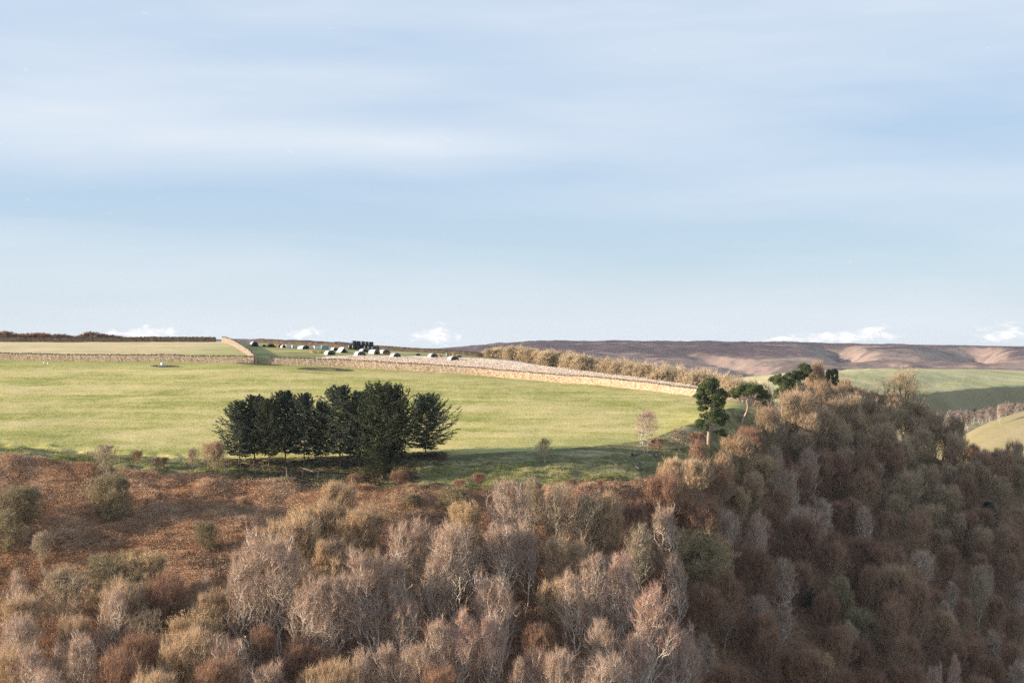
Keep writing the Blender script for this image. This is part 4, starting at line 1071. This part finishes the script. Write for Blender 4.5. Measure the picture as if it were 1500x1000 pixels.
wall_path([k8(p) for p in range(397, 1125, 8)], 1.6, 'drystone_wall', 'long drystone wall running from the gate down to the pines at the right', 'stone', 'cope', seed=2)
dg = [(373, 330.8), (372.5, 336), (368, 346), (360, 358), (348, 378), (336, 402), (326, 425)]
wall_path([((p-750)/F*d, d) for p, d in dg], 1.4, 'drystone_wall', 'sunlit curving wall climbing from the gate to the skyline', 'cream', 'cream', seed=3)
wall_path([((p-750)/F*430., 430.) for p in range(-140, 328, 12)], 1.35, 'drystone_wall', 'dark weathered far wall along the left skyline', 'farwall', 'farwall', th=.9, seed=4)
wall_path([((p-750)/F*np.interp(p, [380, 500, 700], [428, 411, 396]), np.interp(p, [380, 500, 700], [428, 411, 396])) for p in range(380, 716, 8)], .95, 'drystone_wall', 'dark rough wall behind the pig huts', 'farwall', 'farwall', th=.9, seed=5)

def on(px, pb): return hit(px, pb, 300., 440.)
# gate in the gap
gx0, gx1 = k8(375.5), k8(395.5)
def gate():
    a = np.array([*gx0, h1(*gx0)]); b = np.array([*gx1, h1(*gx1)]); L_ = np.linalg.norm(b-a); rz = math.atan2(b[1]-a[1], b[0]-a[0])
    o = empty('field_gate', tuple(a), rz)
    fr = MB(); fr.box((L_*.04+.1, 0, .72), (.09, .07, 1.25)); fr.box((L_-.15, 0, .72), (.09, .07, 1.25)); fr.build('gate_frame', M['wood'], o)
    for k in range(5):
        r = MB(); r.box((L_/2, .05, .22+k*.26), (L_-.2, .035, .10)); r.build('rail', M['wood'], o)
    d = MB(); d.tubes(np.array([[[.2, -.06, .2], [L_-.3, -.06, 1.25]]]), np.full((1, 2), .035), 4); d.build('brace', M['wood'], o)
    tag(o, 'weathered wooden field gate in the gap between the two front walls', 'gate')
    for p, lb in ((a, 'stout grey post at the left side of the wooden gate'), (b, 'stout grey post at the right side of the wooden gate')):
        m = MB(); m.box((0, 0, .72), (.26, .26, 2.0)); m.box((0, 0, 1.745), (.20, .20, .05)); q = m.build('gate_post', M['wood'], None, tuple(p+np.array([0, -.25, 0])), rz); tag(q, lb, 'post', 'gate posts')
gate()

# ---------------------------------------------------------------- pig huts
def arc_hut(px, pb, wpx, hpx, label, ry=.62, front='green_paint', roof='galv', name='pig_hut', rim=False, open_=True, flatten=1.0, dmax=None):
    g = hit(px, pb, 333., 440.)
    if g is None: print('no hut', px, pb); return
    sc_ = g[1]/F; Wd = wpx*sc_*.80; Hh = hpx*sc_; Ln = Wd*.95
    o = empty(name, g, ry)
    n = 20; a = np.linspace(0, pi, n+1); xs = -np.cos(a)*Wd/2; zs = np.sin(a)**.9*Hh
    rb = MB(); t_ = .04; nr_ = 12
    ys = np.linspace(-Ln/2, Ln/2, nr_+1)
    for k, sgn in ((0, 0), (1, 1)):
        sc2 = 1 if k == 0 else 1-.06/ (Wd/2)
        V_ = np.array([[x*sc2, y, z*sc2] for y in ys for x, z in zip(xs, zs)])
        id_ = np.arange((nr_+1)*(n+1)).reshape(nr_+1, n+1)
        rb.quadmesh(V_, np.stack([id_[:-1, :-1], id_[:-1, 1:], id_[1:, 1:], id_[1:, :-1]], -1).reshape(-1, 4))
    # rolled rim at both open ends
    for y in (-Ln/2, Ln/2):
        rb.tubes(np.array([[[x, y, z+.0] for x, z in zip(xs, zs)]]), np.full((1, n+1), .05), 4)
    rb.build('roof', M[roof], o)
    def endwall(y, door):
        w_ = MB(); xs2 = xs*.95; zs2 = zs*.95
        dw, dh = (Wd*.17, Hh*.55) if door else (0, 0)
        cols = 24; xx = np.linspace(xs2[0], xs2[-1], cols+1); zt = np.interp(xx, xs2, zs2)
        for i in range(cols):
            xm = (xx[i]+xx[i+1])/2; zb = dh if abs(xm) < dw else -.1
            zt0, zt1 = max(zt[i], zb+.01), max(zt[i+1], zb+.01)
            V_ = np.array([[xx[i], y, zb], [xx[i+1], y, zb], [xx[i+1], y, zt1], [xx[i], y, zt0]]); V2 = V_+np.array([0, .04, 0])
            w_.quadmesh(np.concatenate([V_, V2]), np.array([[0, 1, 2, 3], [7, 6, 5, 4], [0, 4, 5, 1], [3, 2, 6, 7]]))
        return w_
    endwall(-Ln/2+.12, open_).build('end_wall', M[front], o)
    endwall(Ln/2-.16, False).build('end_wall', M[front], o)
    if open_:
        m = MB(); m.box((0, -Ln/2+.10, Hh*.55+.04), (Wd*.38, .06, .08)); m.box((-Wd*.18, -Ln/2+.10, Hh*.27), (.07, .06, Hh*.55)); m.box((Wd*.18, -Ln/2+.10, Hh*.27), (.07, .06, Hh*.55)); m.build('door_frame', M['wood'], o)
    tag(o, label, 'pig hut', 'pig huts in the paddock'); return o
A = arc_hut
A(372, 507, 13, 7, 'large arched hut with a bright rim and black opening beside the skyline wall', ry=.5, front='dark')  # black end wall paints the shade inside the opening
A(397, 508.3, 11, 4.5, 'low dark arched hut left of the rusty-topped hut in the back row', ry=.5, front='dark', roof='dark')
A(410, 508.8, 12, 4.5, 'rusty-topped dark hut near the left of the back row', ry=.6, front='rust', roof='rust')
A(415, 509.4, 9, 4.4, 'dark brown hut overlapped by its rusty neighbour in the back row', ry=.6, front='rust', roof='galv')
A(445, 511, 17, 5.2, 'long bright arched hut with a dark end in the middle of the back row', ry=.75, front='dark')
A(490, 513.5, 11, 5, 'small arched hut just behind the ridge hut', ry=.6)
A(483, 519.6, 16, 6.6, 'arched hut with a dark green end at the left of the front row', ry=.55)
A(533, 515.5, 14, 5, 'arched hut directly in front of the black bales', ry=.6)
A(527, 520.8, 17, 6.4, 'arched hut in the front row below the black bales', ry=.55)
A(548, 518.6, 16, 7, 'arched hut with a rusty brown end right of the black bales', ry=.9, front='rust')
A(563, 517.4, 16, 5.4, 'low arched hut between the rusty-ended hut and the straw heap', ry=.6)
A(579, 523.4, 16, 6.6, 'arched hut in the front row below the straw heap', ry=.55)
A(634, 523.6, 15, 6.2, 'arched hut standing apart toward the right of the paddock', ry=.45)
A(663.5, 528, 17, 6.4, 'rightmost arched hut of the paddock, nearest the pale reeds', ry=.5)
def ridge_hut(px, pb, wpx, hpx, label):
    g = hit(px, pb, 333., 440.); s_ = g[1]/F; Wd = wpx*s_*.75; Hh = hpx*s_; D_ = Wd*.7
    o = empty('ridge_hut', g, .85)
    r = MB(); V_ = np.array([[-Wd/2, -D_/2, 0], [-Wd/2, D_/2, 0], [0, D_/2, Hh], [0, -D_/2, Hh], [Wd/2, -D_/2, 0], [Wd/2, D_/2, 0]], float)
    off = np.array([0, 0, .07])
    r.quadmesh(np.concatenate([V_, V_+off]), np.array([[0, 1, 2, 3], [3, 2, 5, 4], [6, 9, 8, 7], [9, 10, 11, 8], [0, 3, 9, 6], [3, 4, 10, 9], [1, 7, 8, 2], [2, 8, 11, 5]])); r.build('roof', M['white'], o)
    for y in (-D_/2+.1, D_/2-.1):
        e = MB(); V2 = np.array([[-Wd*.44, y, -.1], [Wd*.44, y, -.1], [0, y, Hh*.93]]); e.trimesh(np.concatenate([V2, V2+np.array([0, .05, 0])]), np.array([[0, 1, 2], [5, 4, 3]])); e.build('end_wall', M['green_paint'], o)
    m = MB(); m.box((0, -D_/2+.06, Hh*.25), (Wd*.26, .05, Hh*.5)); m.build('doorway_shade', M['dark'], o)  # black panel on the end wall paints the shade of the doorway
    tag(o, label, 'hut'); return o
ridge_hut(501, 516.2, 19, 7.4, 'pale green-white ridge-roofed hut among the arched ones')
def bin_(px, pb, wpx, hpx, mk, label, name, cat, group=None, legs=False):
    g = hit(px, pb, 333., 440.); s_ = g[1]/F; w_, h_ = wpx*s_, hpx*s_
    o = empty(name, g, .35)
    b = MB(); b.box((0, 0, h_*.52), (w_*.9, w_*.75, h_*.80)); 
    b.build('body', M[mk], o)
    l = MB(); l.box((0, 0, h_*.955), (w_*.96, w_*.82, h_*.07)); l.build('lid', M['galv' if mk != 'galv' else 'white'], o)
    for sx in (-1, 1):
        k = MB(); k.box((sx*w_*.36, 0, h_*.04), (.12, w_*.7, h_*.16)); k.build('skid', M['wood'], o)
    for k2 in range(3):
        r = MB(); r.box((-w_*.3+k2*w_*.3, -w_*.375-.02, h_*.52), (.06, .04, h_*.78)); r.build('rib', M[mk], o)
    tag(o, label, cat, group)
SB = 'sheet metal sheds of the back row'
bin_(356, 508.2, 8, 4.3, 'white', 'small pale metal bin beside the skyline wall', 'feed_bin', 'bin')
bin_(422.5, 509.6, 9, 5.2, 'white', 'pale metal shed left of the long bright arched hut', 'metal_shed', 'shed', SB)
bin_(431, 510.2, 7.5, 4.8, 'galv', 'small grey-blue metal shed touching the left of the long arched hut', 'metal_shed', 'shed', SB)
bin_(455, 511.2, 6, 4.4, 'galv', 'narrow metal shed right of the long bright arched hut', 'metal_shed', 'shed', SB)
bin_(464, 511.8, 9, 5.6, 'white', 'pale boxy metal shed left of the blue-green one', 'metal_shed', 'shed', SB)
bin_(476, 512.0, 11, 6, 'blue', 'blue-green boxy metal shed at the right end of the back row', 'metal_shed', 'shed', SB)
bin_(387, 508.0, 5, 3.4, 'dark', 'small black box between the large arched hut and the back row', 'feed_box', 'box')
bin_(612, 521, 6, 3.4, 'blackwrap', 'small dark box standing alone in the middle of the paddock', 'feed_box', 'box')
bin_(655.5, 521.6, 4, 4.4, 'blue', 'grey-blue box behind the rightmost hut', 'feed_box', 'box')
bin_(672, 524.5, 7, 4.2, 'blackwrap', 'dark box at the right end of the paddock by the wall', 'feed_box', 'box')
# straw heaps
def heap(px, pb, wpx, hpx, label, seed, mk='straw'):
    g = on(px, pb); s_ = g[1]/F; a = wpx*s_/2; h_ = hpx*s_; rng = np.random.default_rng(seed)
    nu, nv = 20, 8; V_ = []
    for j in range(nv+1):
        for i in range(nu):
            r = j/nv; ph = i/nu*2*pi; k = 1+.22*vnoise(np.array([cos(ph)*2+seed]), np.array([sin(ph)*2+r*2]))[0]
            V_.append((cos(ph)*a*r*k, sin(ph)*a*.6*r*k, h_*(1-r**2.2)*k*(1+.3*rng.normal()*.4*(r < .9))-.06))
    id_ = np.arange((nv+1)*nu).reshape(nv+1, nu)
    mb = MB(); mb.quadmesh(np.array(V_), np.stack([id_[:-1], np.roll(id_[:-1], -1, 1), np.roll(id_[1:], -1, 1), id_[1:]], -1).reshape(-1, 4))
    n = 500; p = np.stack([rng.normal(size=n)*a*.45, rng.normal(size=n)*a*.28, rng.uniform(.1, h_, n)*.9], 1); mb.ribbons(p, p+rng.normal(size=(n, 3))*.22, .05, rng)
    o = mb.build('straw_heap', M[mk], None, g); tag(o, label, 'straw heap', 'straw heaps in the paddock')
heap(459, 516.6, 10, 3.4, 'tan straw heap left of the front row of huts', 1)
heap(470, 516.8, 4, 2, 'tiny tan straw heap right of the larger left one', 2)
heap(567, 519.6, 10, 2.6, 'tan straw heap between the front and back huts at the right', 3)
heap(645, 522.6, 7, 3, 'pale straw heap beside the hut standing apart', 4)
heap(659, 520.8, 4, 4, 'small upright straw pile behind the rightmost hut, left one', 5)
heap(665, 520.9, 5, 4.4, 'small upright straw pile behind the rightmost hut, right one', 6)
# black wrapped bales
def bale(): 
    m = MB(); a = np.linspace(0, 2*pi, 25)[:-1]; prof = [(0, -.62), (.5, -.62), (.60, -.55), (.62, -.3), (.61, 0), (.62, .3), (.60, .55), (.5, .62), (0, .62)]
    V_ = np.array([[r*cos(t), r*sin(t), z] for r, z in prof for t in a]); id_ = np.arange(len(prof)*24).reshape(len(prof), 24)
    m.quadmesh(V_, np.stack([id_[:-1], np.roll(id_[:-1], -1, 1), np.roll(id_[1:], -1, 1), id_[1:]], -1).reshape(-1, 4)); return m.mesh('silage_bale', [M['blackwrap']], True)
bm_ = bale(); rb_ = random.Random(4)
rowsb = [[513, 518.5, 524.5, 530, 536, 541.5, 547, 552.5], [519, 525, 531, 537, 543.5]]
rb_.seed(9)
for r, row in enumerate(rowsb):
    nmr = ['ground', 'upper'][r]
    for i, px in enumerate(row):
        d = 392.; u = (px-750)/F; z = h1(u*d, d)
        o = link('silage_bale', bm_, None, (u*d+rb_.uniform(-.05, .05), d+rb_.uniform(-.4, .4), z+.60+r*1.2), rb_.uniform(0, 3), 1)
        o.rotation_euler = (rb_.uniform(-.04, .04), rb_.uniform(-.04, .04), rb_.uniform(0, 6))
        pos = 'leftmost' if i == 0 else 'rightmost' if i == len(row)-1 else ['second', 'third', 'fourth', 'fifth', 'sixth', 'seventh', 'eighth'][i-1]+' from the left'
        tag(o, 'black wrapped bale, %s in the %s layer of the stack' % (pos, nmr), 'bale', 'black wrapped bales stacked in the paddock')
# white feeder and stones in the pasture
g = hit(238, 537, 280, 335)
o = empty('sheep_feeder', g, .3); m = MB()
a = np.linspace(0, 2*pi, 17)[:-1]; prof = [(0, .15), (.45, .15), (.48, .4), (.48, .9), (.35, 1.05), (0, 1.1)]
V_ = np.array([[r*cos(t), r*sin(t), z] for r, z in prof for t in a]); id_ = np.arange(len(prof)*16).reshape(len(prof), 16)
m.quadmesh(V_, np.stack([id_[:-1], np.roll(id_[:-1], -1, 1), np.roll(id_[1:], -1, 1), id_[1:]], -1).reshape(-1, 4)); m.build('tank', M['white'], o, (0, 0, 0), 0, .85)
m = MB(); m.box((0, 0, .12), (1.6, .9, .18)); m.box((.75, 0, .3), (.1, .9, .3)); m.box((-.75, 0, .3), (.1, .9, .3)); m.build('tray', M['galv'], o)
tag(o, 'white feeder standing on a patch of mud near the left wall', 'feeder')
for px, py, lb in ((65, 531.6, 'left'), (71, 532.4, 'right')):
    g = hit(px, py, 280, 335); m = MB(); rng = np.random.default_rng(px)
    V_ = unit(rng.normal(size=(14, 3)))*np.array([.28, .2, .16])
    a = np.linspace(0, 2*pi, 9)[:-1]; prof = [(0, -.1), (.26, -.05), (.30, .08), (.2, .2), (0, .25)]
    V_ = np.array([[r*cos(t)*(1+.2*sin(3*t)), r*sin(t)*.8, z] for r, z in prof for t in a]); id_ = np.arange(len(prof)*8).reshape(len(prof), 8)
    m.quadmesh(V_, np.stack([id_[:-1], np.roll(id_[:-1], -1, 1), np.roll(id_[1:], -1, 1), id_[1:]], -1).reshape(-1, 4))
    o = m.build('pale_stone', M['white'], None, g); tag(o, 'small pale stone in the grass below the left wall, %s of two' % lb, 'stone', 'pale stones in the pasture')
# mud patches: thin sheets draped on the pasture
def mud(px0, px1, py0, py1, nm, seed, hole=None):
    g0 = hit((px0+px1)/2, py1, 250, 335); g1 = hit((px0+px1)/2, py0, 250, 345)
    cy = (g0[1]+g1[1])/2; ry = abs(g1[1]-g0[1])/2; cx = ((px0+px1)/2-750)/F*cy; rx = (px1-px0)/2/F*cy
    nu, nv = 60, 14; V_ = []
    for j in range(nv+1):
        r = (j/nv) if hole is None else hole+(1-hole)*j/nv
        for i in range(nu):
            t = i/nu*2*pi; k = 1+.35*fbm(np.array([cos(t)*1.6+seed]), np.array([sin(t)*1.6+(3 if j else 0)*0]), 4)[0]
            x, y = cx+cos(t)*rx*r*k, cy+sin(t)*ry*r*k; V_.append((x, y, h1(x, y)+.035))
    id_ = np.arange((nv+1)*nu).reshape(nv+1, nu); mb = MB()
    mb.quadmesh(np.array(V_), np.stack([id_[:-1], np.roll(id_[:-1], -1, 1), np.roll(id_[1:], -1, 1), id_[1:]], -1).reshape(-1, 4))
    tag(mb.build(nm, M['mud'], None), None, None, kind='structure')
mud(436, 520, 538.5, 543.5, 'mud_patch', 2, .38); mud(345, 410, 531.5, 534.5, 'mud_patch', 5); mud(222, 262, 534.8, 537.6, 'mud_patch', 8)
def litter(px0, px1, py0, py1, seed):
    rng = np.random.default_rng(seed); mb = MB(); m = 2600
    pts = []
    px = rng.uniform(px0, px1, m); d = rng.uniform(hit((px0+px1)/2, py1, 200, 245)[1], hit((px0+px1)/2, py0, 200, 260)[1], m)
    x = (px-750)/F*d; z = height(x, d); c = np.stack([x, d, z+.02], 1); c = np.repeat(c, 6, 0)+rng.normal(size=(m*6, 3))*np.array([.35, .35, .05])
    mb.ribbons(c, c+rng.normal(size=(m*6, 3))*np.array([.35, .35, .06]), .10, rng)
    tag(mb.build('needle_litter_shade', M['mud']), 'needle litter, sticks and painted shade under the conifer clump', None, None, 'stuff')
litter(325, 655, 668, 690, 3)
litter(345, 610, 688, 712, 4)  # dark cover carried down the bank, paints the shade below the clump
# old fence on the bank: posts and wire
def fence(posts, label, h_=1.15):
    P_ = [hit(px, pb, 150, 260) for px, pb in posts]; c = P_[0]
    o = empty('wire_fence', c)
    for i, p in enumerate(P_):
        m = MB(); tl = rb_.uniform(-.08, .08)
        m.box((p[0]-c[0], p[1]-c[1], p[2]-c[2]+h_/2-.1), (.12, .12, h_+.2), rb_.uniform(0, 1), 0, tl); m.build('post', M['wood'], o)
    for hgt in (.35, .7, 1.05):
        pts = np.array([[[p[0]-c[0], p[1]-c[1]-.07, p[2]-c[2]+hgt] for p in P_]]); m = MB(); m.tubes(pts, np.full((1, len(P_)), .008), 3); m.build('wire', M['wood'], o)
    tag(o, label, 'fence', 'old post and wire fences')
fence([(330, 690), (352, 693), (374, 696), (396, 697), (420, 699), (443, 701), (466, 703), (490, 706), (512, 708)], 'old post and wire fence along the foot of the conifer clump')
fence([(128, 671), (141, 672), (156, 674), (176, 677), (188, 678), (216, 681)], 'short leaning fence remnant on the bank left of the russet bush', .9)
# fallen logs
def log(pts, r, label, nm='fallen_log'):
    P_ = [hit(a, b, 200, 275) for a, b in pts]; c = P_[0]; q_ = np.array([[[p[0]-c[0], p[1]-c[1], p[2]-c[2]+r*.7] for p in P_]])
    n = 9; t = np.linspace(0, len(P_)-1, n); i = np.clip(t.astype(int), 0, len(P_)-2); f = (t-i)[:, None]
    qq = (q_[0, i]*(1-f)+q_[0, i+1]*f)[None]; rng = np.random.default_rng(int(pts[0][0])); qq[0, :, 2] += rng.uniform(0, .08, n)
    m = MB(); m.tubes(qq, r*np.linspace(1, .45, n)[None], 6)
    k = 5; a = qq[0, [2, 3, 4, 5, 6]]; m.tubes(np.stack([a, a+rng.normal(size=(k, 3))*.25+[0, 0, .35]], 1), np.full((k, 2), r*.3), 4)
    o = m.build(nm, M['log'], None, c, smooth=True); tag(o, label, 'log', 'fallen branches on the green bank')
log([(920, 673), (928, 680), (936, 688)], .09, 'pale fallen branch running down the bank, left of the fork')
log([(922, 674), (938, 679), (955, 681)], .09, 'pale fallen branch lying along the bank, right of the fork')
log([(956, 665), (966, 673)], .2, 'short fallen log just right of the crooked birch foot')
log([(926, 668), (933, 666), (940, 664)], .25, 'broken stump wood at the left foot of the crooked birch')
log([(372, 688), (388, 685), (400, 681)], .10, 'fallen bare branch under the left of the conifer clump')
log([(440, 686), (452, 690), (466, 694)], .10, 'fallen bare branch under the middle of the conifer clump')

# ---------------------------------------------------------------- ground cover
def scatter(nm, label, mk, regions, n, size, hgt, seed, per=9, wd=.09):
    rng = np.random.default_rng(seed); mb = MB(); xs, ys = [], []
    px = rng.uniform(regions[0], regions[1], n*3); dk = rng.uniform(0, 1, n*3)
    d = regions[2](px)+(regions[3](px)-regions[2](px))*dk
    x = (px-750)/F*d; dens = fbm(x/5+seed, d/5, 3); keep = dens > regions[4]; x, d = x[keep][:n], d[keep][:n]
    z = height(x, d); m = len(x); s = size*rng.uniform(.5, 1.3, m)
    c = np.repeat(np.stack([x, d, z], 1), per, 0); ss_ = np.repeat(s, per)[:, None]
    dr = rng.normal(size=(m*per, 3)); dr[:, 2] = np.abs(dr[:, 2])*hgt+.15; dr = unit(dr)
    off = rng.normal(size=(m*per, 3))*np.array([.45, .45, .0])*ss_; P0 = c+off+np.array([0, 0, -.05])
    P1 = P0+dr*ss_*rng.uniform(.5, 1.2, (m*per, 1)); 
    mb.ribbons(P0, P1, wd*ss_[:, 0]/size, rng)
    # fronds bend over
    P2 = P1+(dr*np.array([1, 1, -.25]))*ss_*.7; mb.ribbons(P1, P2, wd*ss_[:, 0]/size, rng)
    o = mb.build(nm, M[mk]); tag(o, label, None, None, 'stuff')
k6f = lambda px: np.interp(px, cpx, K6D)
scatter('bracken', 'russet dead bracken covering the open slope', 'bracken', (-60, 620, lambda p: 0*p+172, lambda p: k6f(p)-1.0, -.35), 30000, .55, .8, 3, 12, .032)
scatter('bracken', 'dark red-brown bracken on the shaded slope under the wood', 'bracken', (620, 1500, lambda p: 0*p+172, lambda p: k6f(p)-1.5, -.9), 16000, .55, .8, 4, 11, .035)
scatter('rough_grass', 'rough tussocky grass along the field bank', 'tuft', (-60, 1110, lambda p: k6f(p)-1.5, lambda p: k6f(p)+9, -.12), 11000, .26, 1.0, 6, 8, .05)
scatter('dead_grass', 'pale bleached grass in drifts through the bracken', 'tuft2', (-60, 640, lambda p: 0*p+172, lambda p: k6f(p)+.5, .12), 9000, .5, 1.1, 21, 10, .03)
scatter('bramble', 'dark bramble patches on the bracken slope', 'brown_twig', (-60, 640, lambda p: 0*p+172, lambda p: k6f(p)+2, .30), 3500, .6, .9, 27, 14, .03)
scatter('reed_grass', 'pale dead grass standing behind the long wall', 'strip', (440, 1115, lambda p: np.interp(p, gpx, KDg[10])+1, lambda p: np.interp(p, gpx, KDg[10])+np.interp(p, [440, 520, 700, 850, 950, 1100], [10, 32, 46, 30, 22, 11]), -2), 34000, .38, 3.0, 8, 7, .08)

scatter('undergrowth', 'tangled brown brush filling the wood floor between the trees', 'brown_twig', (-40, 1520, lambda p: 0*p+150, lambda p: np.where(p < 1110, np.interp(p, [0, 150, 300, 420, 600, 1110], [184, 186, 184, 196, 205, 215]), np.interp(p, [1110, 1500], [310, 318]))-1.0, -.9), 30000, 1.3, 2.2, 12, 12, .035)

# ---------------------------------------------------------------- air
hz = bpy.data.materials.new('haze'); hz.use_nodes = True; t = NT(hz.node_tree); t.n.clear()
pv = t.add('ShaderNodeVolumePrincipled', {'Color': (.80, .87, 1, 1), 'Density': HAZE, 'Anisotropy': 0.2})
ou = t.add('ShaderNodeOutputMaterial'); t.l.new(pv.outputs[0], ou.inputs['Volume'])
m = MB(); m.box((0, 3300, -56), (12000, 8200, 140)); tag(m.build('haze', hz), 'thin blue air over the valley', None, None, 'stuff')
